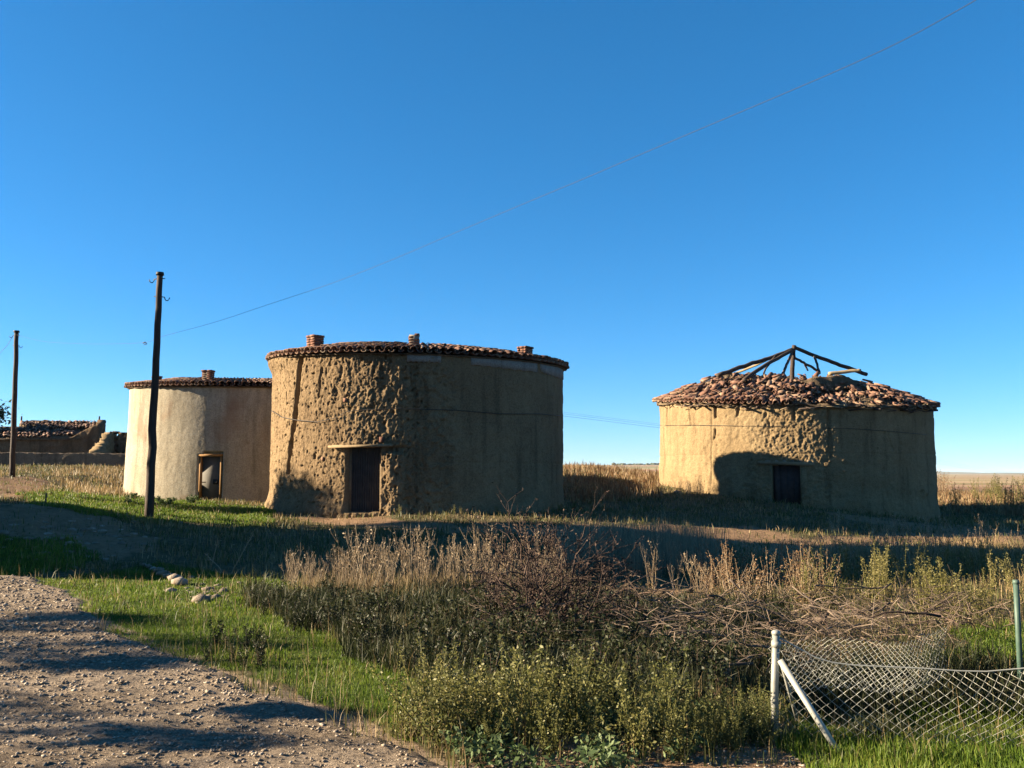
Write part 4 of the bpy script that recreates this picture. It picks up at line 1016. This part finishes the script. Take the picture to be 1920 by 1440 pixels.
# the older fence run behind, slumped over
gB = P(1913, 1262, 7.6); gB.z = g1(gB.x, 7.6); gT = P(1905, 1092, 7.6)
fe2 = empty('chain_link_fence', gB); tag(fe2, 'slumped chain link fence run with thin green post behind the front fence', 'fence')
mb = MB(); mb.tube([Vector((0, 0, -.3)), (gT-gB)*.5, gT-gB], .023, 10); mb.build('post', M['green_post'], fe2, True)
mb = MB(); mb.tube([gT-gB-Vector((0, 0, .01)), gT-gB+Vector((0, 0, .02))], [.029, .024], 10); mb.build('post_cap', M['green_post'], fe2, True)
c00, c10, c11, c01 = P(1475, 1300, 6.0), P(1790, 1262, 7.7), P(1790, 1172, 8.6), P(1470, 1205, 5.9)
for p in (c00, c10): p.z = max(p.z, g1(p.x, p.y)-.02)
def surf_back(s_, f, o):
    q = s_/2.6; a = c00*(1-q)+c10*q; b_ = c01*(1-q)+c11*q
    return a*(1-f)+b_*f+Vector((.03*math.sin(q*9+f*4), 0, .04*math.sin(q*7)+o-.06*math.sin(math.pi*q)))-gB
mb = MB(); chain(mb, surf_back, 2.55, .8, .085, .0017); mb.build('wire_mesh', M['galv'], fe2)
# small stake in the far grass
p = PG(85, 948); mb = MB(); mb.tube([Vector((0, 0, -.1)), Vector((.01, 0, .3))], .02, 6); tag(mb.build('stake', M['wood'], None, False, p), 'short thin stake in the bright grass far left', 'stake')

# ------------------------------------------------------------------ stones
def stone_obj(name, p, s_, label, group, sq=.7, mat='stone'):
    mb = MB(); clod(mb, (0, 0, 0), s_, sq); o = mb.build(name, M[mat]); o.location = p+Vector((0, 0, s_*.18)); 
    tag(o, label, 'stone', group); return o
for i, (u, v) in enumerate([(270, 1063), (279, 1067), (288, 1071), (297, 1075), (306, 1080), (316, 1085), (327, 1091), (339, 1097)]):
    stone_obj('kerb_stone', PG(u, v)+Vector((0, 0, .03)), .055+.009*i, 'pale stone in the short row along the grass verge', 'row of stones on the verge')
for (u, v, s_, lb) in [(319, 1110, .08, 'single rounded stone below the stone row on the verge'), (376, 1128, .12, 'largest pale stone lying right of the stone row'), (358, 1084, .05, 'small stone right beside the stone row'),
                       (390, 1108, .09, 'stone at the left of the rubble patch'), (418, 1112, .08, 'stone at the right of the rubble patch'), (405, 1122, .07, 'stone in the middle of the rubble patch'),
                       (372, 1342, .034, 'whitish pebble, right one of the pair on the road'), (347, 1346, .028, 'pale pebble, left one of the pair on the road'), (1380, 1255, .10, 'rounded grey stone among the dead branches'),
                       (1560, 1188, .06, 'white stone on the branch heap'), (217, 1210, .03, 'small stone on the road edge'), (115, 1302, .035, 'dark stone on the left of the road'), (185, 1146, .03, 'pebble on the road near the verge'),
                       (512, 1294, .035, 'stone at the grass edge of the road'), (1012, 968, .12, 'pale stone lying before the middle dovecote'), (1268, 925, .16, 'whitish stone at the left foot of the right dovecote')]:
    stone_obj('stone', PG(u, v), s_, lb, None, .75)
rb = [PG(random.gauss(150, 80), random.gauss(1005, 28)) for _ in range(90)]
mb = MB()
for p in rb: clod(mb, tuple(p), random.uniform(.02, .12), .5)
for i in range(60): clod(mb, tuple(PG(random.gauss(400, 26), random.gauss(1112, 9))), random.uniform(.015, .06), .7)
tag(mb.build('rubble', M['stone']), 'scattered stone rubble on the left mound and verge', 'rubble', kind='stuff')
# gravel lying on the road
def polar_pts(n, u0, u1, y0, y1, pw=1.0):
    a = np.arctan((rng.uniform(u0, u1, n)-W/2)/F); yy = y0+(y1-y0)*rng.uniform(0, 1, n)**pw
    return yy*np.tan(a), yy
x, y = polar_pts(46000, -40, 1700, 4.6, 13.5, 1.2)
ed_ = edge_dist(x, y, road_poly)+.15*fbm(x, y, 2.0, 2); u, v = proj(x, y, G(x, y))
k_ = (ed_ > .05) | ((v > 1385) & (u > 860) & (u < 1560))
x, y = x[k_][:17000], y[k_][:17000]; e_ = edge_dist(x, y, road_poly)+.10*fbm(x*1.6, y*1.6, 4.4, 3); z = np.maximum(G(x, y), road_z(x, y, e_))-.018
oc = np.array([(1,0,0),(0,1,0),(-1,0,0),(0,-1,0),(0,0,.8),(0,0,-.8)]); ot = np.array([(0,1,4),(1,2,4),(2,3,4),(3,0,4),(1,0,5),(2,1,5),(3,2,5),(0,3,5)])
n = len(x); sz = (.004+.015*rng.uniform(0, 1, n)**4)*np.clip(y/6, .8, 1.6)
a = rng.uniform(0, 6.28, n); V = oc[None]*(1+rng.uniform(-.35, .35, (n, 6, 1)))*sz[:, None, None]*np.stack([rng.uniform(.8, 1.5, n), rng.uniform(.8, 1.2, n), rng.uniform(.5, .9, n)], -1)[:, None]
V = np.stack([V[..., 0]*np.cos(a)[:, None]-V[..., 1]*np.sin(a)[:, None]+x[:, None], V[..., 0]*np.sin(a)[:, None]+V[..., 1]*np.cos(a)[:, None]+y[:, None], V[..., 2]+(z+.022)[:, None]], -1)
tag(link('gravel', np_mesh('gravel', V.reshape(-1, 3), None, (ot[None]+np.arange(n)[:, None, None]*6).reshape(-1, 3), M['gravel'])), 'loose gravel scattered over the dirt road', 'gravel', kind='stuff')

# ------------------------------------------------------------------ grass (uncountable: one object for each kind of cover)
towers_ = [(d['c'].x, d['c'].y, d['R']) for d in (MID, RGT, LFT)]
def free(x, y, pad=.12):
    k = np.ones(len(x), bool)
    for cx, cy, R_ in towers_: k &= np.hypot(x-cx, y-cy) > R_+pad
    k &= edge_dist(x, y, road_poly)+.10*fbm(x*1.6, y*1.6, 4.4, 3)+.05*rng.normal(size=len(x)) < .02
    return k
def blades(x, y, h, w, lean=.35, z=None, droop=.25):
    n = len(x); z = G(x, y)-.01 if z is None else z
    a = rng.uniform(0, 2*math.pi, n); l = np.abs(rng.normal(0, lean, n))
    dx, dy = np.cos(a), np.sin(a); b_ = rng.uniform(0, math.pi, n); wx, wy = np.cos(b_)*w/2, np.sin(b_)*w/2
    B = np.stack([x, y, z], -1); Wd = np.stack([wx, wy, wx*0], -1)
    Mi = B+np.stack([dx*h*l*.35, dy*h*l*.35, h*.55], -1); Tp = B+np.stack([dx*h*l*1.1, dy*h*l*1.1, h*(1-droop*l)], -1)
    V = np.stack([B-Wd, B+Wd, Mi+Wd*.75, Mi-Wd*.75, Tp], 1).reshape(-1, 3)
    i = np.arange(n)[:, None]*5
    return V, i+np.array([[0, 1, 2, 3]]), i+np.array([[3, 2, 4]])
def grass(name, polys, n, hr, wr, mat, label, cat='grass', lean=.35, yr=(4.6, 60), ur=(-60, 1980), pw=1.0, jit=1.0, clump=0, thin=None, hscale=None):
    x, y = polar_pts(n, ur[0], ur[1], yr[0], yr[1], pw)
    z = G(x, y); u, v = proj(x, y, z); sc = np.clip(14/y, .3, 2)*jit
    j, j2 = fbm(x*.8, y*.8, 1.0, 3), fbm(x*.8, y*.8, 9.0, 3)
    k = region(u+38*j*sc, v+16*j2*sc, polys)
    k &= free(x, y)
    if clump: k &= fbm(x*clump, y*clump, 31.0, 2)+.35*rng.normal(size=n) > 0
    if thin is not None: k &= rng.uniform(size=n) < thin(u, v, x, y)
    x, y = x[k], y[k]; n = len(x)
    h = (hr[0]+(hr[1]-hr[0])*rng.uniform(0, 1, n)**2.2)*(1+.45*fbm(x*1.3, y*1.3, 12.0, 2))
    if hscale is not None: h = h*hscale(u[k], v[k])
    h = np.maximum(h, .02)
    w = rng.uniform(*wr, n)*np.clip(y/9, .75, 4.5)
    V, Q, T = blades(x, y, h, w, lean)
    o = link(name, np_mesh(name, V, Q, T, M[mat])); tag(o, label, cat, kind='stuff'); return n
ALLG = [[(-80, 868), (2000, 868), (2000, 1480), (-80, 1480)]]
notbare = lambda u, v, x, y: np.where(region(u, v, BARE), .2, np.where(region(u, v, GREEN), .3, 1.0))
cnts = {}
cnts['verge'] = grass('grass', GREEN[:1], 260000, (.015, .065), (.004, .008), 'g_green', 'bright green grass on the verge along the dirt road', yr=(5, 17), ur=(-20, 900), pw=1.0)
cnts['fence'] = grass('grass', GREEN[1:3], 110000, (.025, .10), (.005, .009), 'g_green', 'green grass growing through the chain link fence', yr=(4.7, 10), ur=(1380, 2000))
cnts['strip'] = grass('grass', GREEN[3:], 130000, (.05, .13), (.006, .010), 'g_green', 'bright green strip of grass before the plastered dovecote', yr=(13, 34), ur=(-60, 560))
cnts['olive'] = grass('grass', ALLG, 260000, (.05, .22), (.005, .010), 'g_olive', 'rough olive grass covering the open ground', yr=(5, 62), pw=1.3, clump=.7, thin=notbare)
cnts['drys'] = grass('grass', ALLG, 110000, (.08, .26), (.004, .008), 'g_dry', 'thin dry grass strewn through the open ground', yr=(5, 62), pw=1.3, clump=1.1, thin=notbare)
DRYT = [[(95, 885), (240, 872), (240, 938), (140, 928)], [(1056, 872), (1236, 880), (1240, 935), (1060, 945)], [(1752, 905), (1980, 905), (1980, 975), (1760, 960)]]
cnts['dryfar'] = grass('tall_grass', DRYT, 160000, (.06, .42), (.006, .010), 'g_dry', 'tall dry tan grass around the foot of the dovecotes', yr=(30, 62), clump=.5)
cnts['dryfar2'] = grass('tall_grass', DRYT[1:], 90000, (.2, .55), (.006, .011), 'weed_rust', 'rusty dry weeds between and beside the dovecotes', 'weeds', yr=(30, 62), clump=.9)
cnts['shade'] = grass('tall_grass', [[(1050, 1020), (1250, 1015), (1380, 1040), (1340, 1082), (1060, 1085)]], 26000, (.2, .8), (.003, .006), 'g_grey', 'tall grey-green grass standing in the shadow at centre right', yr=(11, 24), ur=(1000, 1450), lean=.18)
DB = [[(540, 1092), (1080, 1092), (1080, 1130), (700, 1135), (540, 1120)]]
cnts['dryband'] = grass('tall_grass', DB, 36000, (.04, .36), (.003, .006), 'g_dry', 'dry golden grass at the foot of the tall dead stalks', yr=(9.5, 16), ur=(500, 1120), lean=.25, clump=1.2)
cnts['dryright'] = grass('tall_grass', [[(1330, 1045), (1960, 1015), (1960, 1110), (1500, 1085), (1330, 1075)]], 50000, (.05, .32), (.003, .006), 'g_dry', 'dry golden grass on the bank right of the branch heap', yr=(11, 24), ur=(1300, 1980), lean=.3, clump=.8)
cnts['darkweed'] = grass('weeds', [[(430, 1110), (1480, 1130), (1480, 1330), (900, 1330), (700, 1250)], [(1470, 1250), (1990, 1230), (1990, 1330), (1600, 1370), (1470, 1350)]], 130000, (.06, .3), (.006, .014), 'weed_dark_shade', 'tangle of low dark weeds under the dead bush', 'weeds', yr=(5.5, 13), ur=(400, 1990), lean=.6)  # second patch deepens the shade behind the fence by leaf colour

# low broad leaves at the bottom of the picture
mb = MB()
x, y = polar_pts(16000, 740, 1500, 4.85, 6.6); u, v = proj(x, y, G(x, y))
k_ = inpoly(u, v, [(800, 1395), (1000, 1350), (1300, 1345), (1440, 1385), (1330, 1420), (1150, 1470), (860, 1440)]) & (fbm(x*1.6, y*1.6, 40.0, 2) > -.15) & free(x, y)
x, y = x[k_], y[k_]; leafs(mb, np.stack([x, y, G(x, y)+rng.uniform(.01, .13, len(x))], -1), .036, .5)
tag(mb.build('ground_cover', M['broad']), 'low broad green leaves spreading at the bottom edge', 'plants', kind='stuff')

# ------------------------------------------------------------------ plants as single things
def weed_mesh(seed, h, nst, nleaf, lsize, mat, splay=.35, seedy=False):
    R_ = random.Random(seed); sb, lb = MB(), MB(); C = []
    for s_ in range(nst):
        a = R_.uniform(0, 6.28); sp = abs(R_.gauss(0, splay)); hh = h*R_.uniform(.55, 1.0)
        pts = []; p = Vector((R_.gauss(0, .03), R_.gauss(0, .03), -.03))
        d = Vector((math.cos(a)*sp, math.sin(a)*sp, 1)).normalized()
        for i in range(7):
            pts.append(p.copy()); d = (d+Vector((R_.gauss(0, .06), R_.gauss(0, .06), .03))).normalized(); p = p+d*hh/6
        sb.tube(pts, [.006*(1-.75*i/6) for i in range(7)], 4, False)
        for k in range(nleaf):
            f = R_.uniform(.12, 1.0); i = min(5, int(f*6)); q = pts[i].lerp(pts[i+1], f*6-i)
            ra = h*(.16*(1-f)+.035); an = R_.uniform(0, 6.28); rr2 = ra*R_.uniform(.05, 1)**1.5
            C.append((q.x+rr2*math.cos(an), q.y+rr2*math.sin(an), q.z+R_.uniform(-.2, .5)*rr2))
    leafs(lb, C, lsize, .35)
    return sb.mesh('stem', M[{'weed_dark_shade': 'twig', 'weed': 'weed', 'weed_yel': 'weed_yel', 'broad': 'broad'}.get(mat, 'stalk')]), lb.mesh('foliage', M[mat])
def stalk_mesh(seed, h, nst, mat='stalk', buds=10):
    R_ = random.Random(seed); mb = MB()
    C = []
    for s_ in range(nst):
        a = R_.uniform(0, 6.28); sp = abs(R_.gauss(0, .22)); hh = h*R_.uniform(.45, 1.0)
        p = Vector((R_.gauss(0, .06), R_.gauss(0, .06), -.04)); d = Vector((math.cos(a)*sp, math.sin(a)*sp, 1)).normalized(); pts = []
        for i in range(6):
            pts.append(p.copy()); d = (d+Vector((R_.gauss(0, .05), R_.gauss(0, .05), 0))).normalized(); p = p+d*hh/5
        mb.tube(pts, [.0048*(1-.6*i/5) for i in range(6)], 4, False)
        for k in range(2):
            q = pts[R_.choice((3, 4))]; dd = (d+Vector((R_.gauss(0, .4), R_.gauss(0, .4), 0))).normalized(); mb.tube([q, q+dd*hh*.14, q+dd*hh*.2+Vector((0, 0, .03))], [.003, .0025, .002], 3, False)
            C.append(tuple(q+dd*hh*.2))
        for k in range(buds): q = pts[4].lerp(pts[5], R_.random()*1.1-.2); C.append((q.x+R_.gauss(0, .012), q.y+R_.gauss(0, .012), q.z))
    leafs(mb, C, .026, .4)
    return mb.mesh('dry_stalks', M[mat])
def free1(p):
    return bool(free(np.array([p.x]), np.array([p.y]), .25)[0])
def spread(n, poly, seed, mind=.12):
    R_ = random.Random(seed); us, vs = [p[0] for p in poly], [p[1] for p in poly]; out_ = []; tries = 0
    while len(out_) < n and tries < n*40:
        tries += 1
        u, v = R_.uniform(min(us), max(us)), R_.uniform(min(vs), max(vs))
        if not inpoly(np.array([u]), np.array([v]), poly)[0]: continue
        p = PG(u, v)
        if any((p-q).length < mind for q in out_) or not free1(p): continue
        out_.append(p)
    return out_
def plant(kinds, n, poly, label, cat, group, seed, smin=.7, smax=1.15, name='weed', mind=.12):
    R_ = random.Random(seed+99)
    for p in spread(n, poly, seed, mind):
        sm, lm = R_.choice(kinds); s_ = R_.uniform(smin, smax)
        e = empty(name, p, R_.uniform(0, 6.28)); e.scale = (s_, s_, s_*R_.uniform(.9, 1.1)); tag(e, label, cat, group)
        link('stem', sm, e); link('foliage', lm, e)
WK = [weed_mesh(50+i, .62, 13, 95, .021, 'weed', .5) for i in range(5)]
WD = [weed_mesh(70+i, .5, 6, 60, .034, 'weed_dark_shade', .4) for i in range(4)]
WY = [weed_mesh(90+i, .62, 9, 70, .020, 'weed_yel', .42) for i in range(4)]
WR = [weed_mesh(110+i, .7, 8, 40, .024, 'weed_rust', .4) for i in range(3)]
WG = [weed_mesh(130+i, .34, 7, 40, .055, 'broad', .6) for i in range(3)]
plant(WK, 30, [(745, 1385), (800, 1340), (1000, 1350), (1230, 1355), (1290, 1400), (1230, 1425), (1040, 1420), (850, 1405)], 'sunlit olive-yellow weed in the stand at the bottom centre', 'weed', 'sunlit weeds at bottom centre', 1, .45, 1.15, mind=.2)
plant(WK, 16, [(1290, 1370), (1440, 1360), (1430, 1400), (1250, 1432)], 'small olive weed left of the galvanised fence post', 'weed', 'weeds beside the fence post', 21, .35, .65)
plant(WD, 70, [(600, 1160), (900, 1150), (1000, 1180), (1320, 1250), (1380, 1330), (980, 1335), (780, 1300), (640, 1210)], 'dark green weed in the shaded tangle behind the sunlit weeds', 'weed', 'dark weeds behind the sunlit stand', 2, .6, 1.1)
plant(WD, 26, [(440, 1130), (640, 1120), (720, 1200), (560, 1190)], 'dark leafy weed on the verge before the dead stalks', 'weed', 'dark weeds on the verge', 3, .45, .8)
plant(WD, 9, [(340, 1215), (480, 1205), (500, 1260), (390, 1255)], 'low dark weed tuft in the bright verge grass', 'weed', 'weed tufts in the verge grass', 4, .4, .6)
plant(WY, 30, [(1520, 1090), (1900, 1080), (1940, 1130), (1860, 1165), (1500, 1150)], 'yellow-green bushy weed on the bank behind the branch heap', 'weed', 'yellow bushy weeds on the bank', 5, .8, 1.35)
plant(WR, 24, [(1310, 1075), (1560, 1085), (1560, 1150), (1330, 1150)], 'reddish brown dry weed left of the yellow bushes', 'weed', 'reddish dry weeds', 6, .7, 1.2)
plant(WG, 10, [(560, 945), (720, 945), (720, 960), (560, 962)], 'green plant growing at the tin door of the middle dovecote', 'plant', 'plants at the tin door', 7, .7, 1.2)
plant(WG, 14, [(235, 934), (370, 938), (375, 952), (240, 945)], 'leafy plant at the foot of the plastered dovecote', 'plant', 'plants at the plastered dovecote', 8, .6, 1.1)
plant(WR, 12, [(1255, 915), (1345, 915), (1340, 935), (1270, 930)], 'brown shrub at the left foot of the right dovecote', 'shrub', 'brown shrubs at the right dovecote', 9, .6, 1.1)
plant(WY, 12, [(1770, 930), (1930, 925), (1930, 960), (1780, 955)], 'yellow shrub on the slope beyond the right dovecote', 'shrub', 'yellow shrubs beyond the right dovecote', 10, 1.8, 3.0, mind=.6)
plant(WR, 7, [(1755, 918), (1800, 915), (1800, 930), (1760, 930)], 'rust coloured shrub right beside the right dovecote', 'shrub', 'rust shrubs beside the right dovecote', 12, 1.6, 2.6, mind=.5)
plant(WY, 9, [(500, 955), (1050, 950), (1060, 962), (640, 968)], 'small weed along the foot of the middle dovecote', 'weed', 'weeds at the foot of the middle dovecote', 14, .4, .7)
SK = [stalk_mesh(200+i, 1.0, 7) for i in range(5)]
def stalks(n, poly, label, group, seed, smin, smax, mind=.1):
    R_ = random.Random(seed)
    for p in spread(n, poly, seed, mind):
        o = link('dry_stalks', R_.choice(SK)); o.location = p; s_ = R_.uniform(smin, smax); o.scale = (s_, s_, s_); o.rotation_euler = (R_.gauss(0, .05), R_.gauss(0, .05), R_.uniform(0, 6.28)); tag(o, label, 'dead plant', group)
stalks(50, [(640, 1098), (820, 1094), (1060, 1090), (1070, 1118), (800, 1124), (640, 1118)], 'tall dead stalks in the sunlit row before the middle dovecote', 'dead stalks before the middle dovecote', 31, .55, 1.1)
stalks(20, [(540, 1092), (650, 1094), (650, 1118), (545, 1110)], 'short dead stalks at the left end of the sunlit row', 'short dead stalks at the left end', 32, .35, .75)
stalks(40, [(1400, 1048), (1930, 1030), (1960, 1060), (1600, 1075), (1420, 1068)], 'dead stalks on the sunlit bank before the right dovecote', 'dead stalks before the right dovecote', 33, .6, 1.15)
stalks(12, [(1180, 1085), (1340, 1090), (1330, 1120), (1190, 1115)], 'pale dead stalks beside the shaded grey grass', 'dead stalks beside the shaded grass', 34, .5, .95)
for k_, (u, v, du_, dv_, lb) in enumerate([(392, 1072, 18, -62, 'bent dry flower stalk, left one at the verge crest'), (432, 1075, 42, -72, 'slanting dry stalk, right one at the verge crest'), (420, 1076, -32, -35, 'short dry stalk between the two tall ones at the verge crest'), (572, 1085, 8, -60, 'forked dry stalk left of the sunlit row')]):
    p = PG(u, v); e_ = P(u+du_, v+dv_, p.y)-p
    mb = MB(); mb.tube([Vector((0, 0, -.03)), e_*.35+Vector((.01, 0, .01)), e_*.7, e_*.95, e_+Vector((.05, 0, -.03)) if k_ == 0 else e_], [.010, .008, .007, .006, .005], 5)
    leafs(mb, [tuple(e_*random.uniform(.75, 1.02)+Vector((random.gauss(0, .015), 0, random.gauss(0, .015)))) for _ in range(26)], .03, .3)
    o = mb.build('dry_stalk', M['stalk']); o.location = p; tag(o, lb, 'dead plant')

# dead bush
p = PG(1015, 1178)
e = empty('dead_bush', p); e.scale = (1.3, 1.2, 1.25); tag(e, 'dark leafless dead bush with spreading twigs in the centre foreground', 'bush')
tb = MB(); C = []
R_ = random.Random(77)
def twig(q, d, L_, r, lv):
    pts = [q]
    for i in range(4):
        d = (d+Vector((R_.gauss(0, .16), R_.gauss(0, .16), R_.gauss(0, .1)))).normalized(); q = q+d*L_/4; pts.append(q)
    tb.tube(pts, [r*(1-.15*i) for i in range(5)], 4, False)
    if lv >= 2: C.extend([tuple(x) for x in pts[2:]])
    if lv < 3:
        for k in range(3): twig(pts[R_.choice((2, 3, 4))], (d+Vector((R_.gauss(0, .55), R_.gauss(0, .55), R_.gauss(.02, .35)))).normalized(), L_*R_.uniform(.5, .8), r*.6, lv+1)
for i in range(34):
    a = R_.uniform(0, 6.28); sp = R_.uniform(.2, 2.2)
    twig(Vector((R_.gauss(0, .14), R_.gauss(0, .10), -.05)), Vector((math.cos(a)*sp, math.sin(a)*sp, 1)).normalized(), R_.uniform(.32, .66), .011, 0)
tb.build('branches', M['twig'], e)
lb = MB(); leafs(lb, C, .024, .1); lb.build('withered_leaves', M['twig'], e)

# heap of cut branches
HEAP = [(1110, 1130), (1330, 1150), (1560, 1150), (1760, 1160), (1900, 1165), (1900, 1190), (1760, 1230), (1560, 1250), (1330, 1285), (1280, 1260), (1120, 1200)]
R_ = random.Random(5)
def branch_pts(p, L_, a, lift, el):
    d = Vector((math.cos(a), math.sin(a), el)).normalized(); q = p+Vector((0, 0, lift)); pts = []
    q = q-d*L_/2
    for i in range(7):
        pts.append(q.copy()); d = (d+Vector((R_.gauss(0, .24), R_.gauss(0, .24), R_.gauss(-.01, .14)))).normalized(); q = q+d*L_/6
    for w in pts: w.z = max(w.z, g1(w.x, w.y)+.01)
    return pts
for p in spread(95, HEAP, 41, .08):
    L_ = R_.uniform(.2, .8); pts = branch_pts(p, L_, R_.gauss(0, .7)+(math.pi if R_.random() < .5 else 0), R_.uniform(.02, .42), R_.gauss(0, .35)); r = R_.uniform(.005, .014)
    mb = MB(); o0 = pts[0].copy(); mb.tube([w-o0 for w in pts], [r*(1-.11*i) for i in range(7)], 5)
    k = R_.choice((2, 3, 4)); sd2 = (pts[k+1]-pts[k]).normalized()+Vector((R_.gauss(0, .6), R_.gauss(0, .6), R_.gauss(.1, .3))); mb.tube([pts[k]-o0, pts[k]-o0+sd2*L_*.16, pts[k]-o0+sd2*L_*.28], [r*.6, r*.45, r*.3], 4)
    o = mb.build('cut_branch', M['branch' if R_.random() < .7 else 'twig'], None, False, o0); tag(o, 'bleached cut branch lying in the heap behind the fence', 'branch', 'cut branches in the heap')
p = PG(1545, 1200); mb = MB(); mb.tube([P(1500, 1168, p.y+.3)-p, P(1540, 1163, p.y)-p, P(1552, 1150, p.y)-p], [.045, .04, .02], 7); tag(mb.build('broken_log', M['branch'], None, False, p), 'thick reddish broken log on top of the branch heap', 'log')
mb = MB()
for p in spread(900, HEAP, 43, .0):
    L_ = R_.uniform(.2, .7); pts = branch_pts(p, L_, R_.uniform(0, 6.28), R_.uniform(.0, .38), R_.gauss(0, .4)); r = R_.uniform(.002, .006); mb.tube(pts[::2], [r, r*.8, r*.6, r*.4], 3, False)
tag(mb.build('twig_litter', M['branch']), 'fine twigs and litter filling the branch heap', 'twigs', kind='stuff')
mb = MB()
for p in spread(170, [(880, 1160), (1120, 1150), (1330, 1200), (1300, 1290), (1080, 1240), (900, 1230)], 44, .0):
    L_ = R_.uniform(.3, .9); pts = branch_pts(p, L_, R_.uniform(0, 6.28), R_.uniform(.0, .3), R_.gauss(.15, .3)); r = R_.uniform(.002, .006); mb.tube(pts[::2], [r, r*.8, r*.6, r*.4], 3, False)
tag(mb.build('twig_tangle', M['branch']), 'tangle of bare twigs around the foot of the dead bush', 'twigs', kind='stuff')
# lump of earth beside the heap
mb = MB()
for i in range(60):
    q = PG(random.gauss(1195, 45), random.gauss(1128, 9)); clod(mb, tuple(q+Vector((0, 0, random.uniform(0, .10)))), random.uniform(.03, .13), .6)
tag(mb.build('earth_clods', M['mud']), 'pile of brown earth clods right of the dead bush', 'earth', kind='stuff')
print('GRASS', cnts, 'tiles', n1_, n2_, n3_)

# ------------------------------------------------------------------ the air: thin haze over the plain
mb = MB(); mb.box((0, 0, 5), 25000, 25000, 76)
hm, N, L, b, out = nodes('haze'); N.remove(b)
pv = N.new('ShaderNodeVolumePrincipled'); pv.inputs['Color'].default_value = (.74, .87, 1, 1); pv.inputs['Density'].default_value = 3.5e-5; pv.inputs['Anisotropy'].default_value = .2
L.new(pv.outputs[0], out.inputs['Volume'])
tag(mb.build('haze', hm), 'thin pale haze over the far plain', 'haze', kind='stuff')
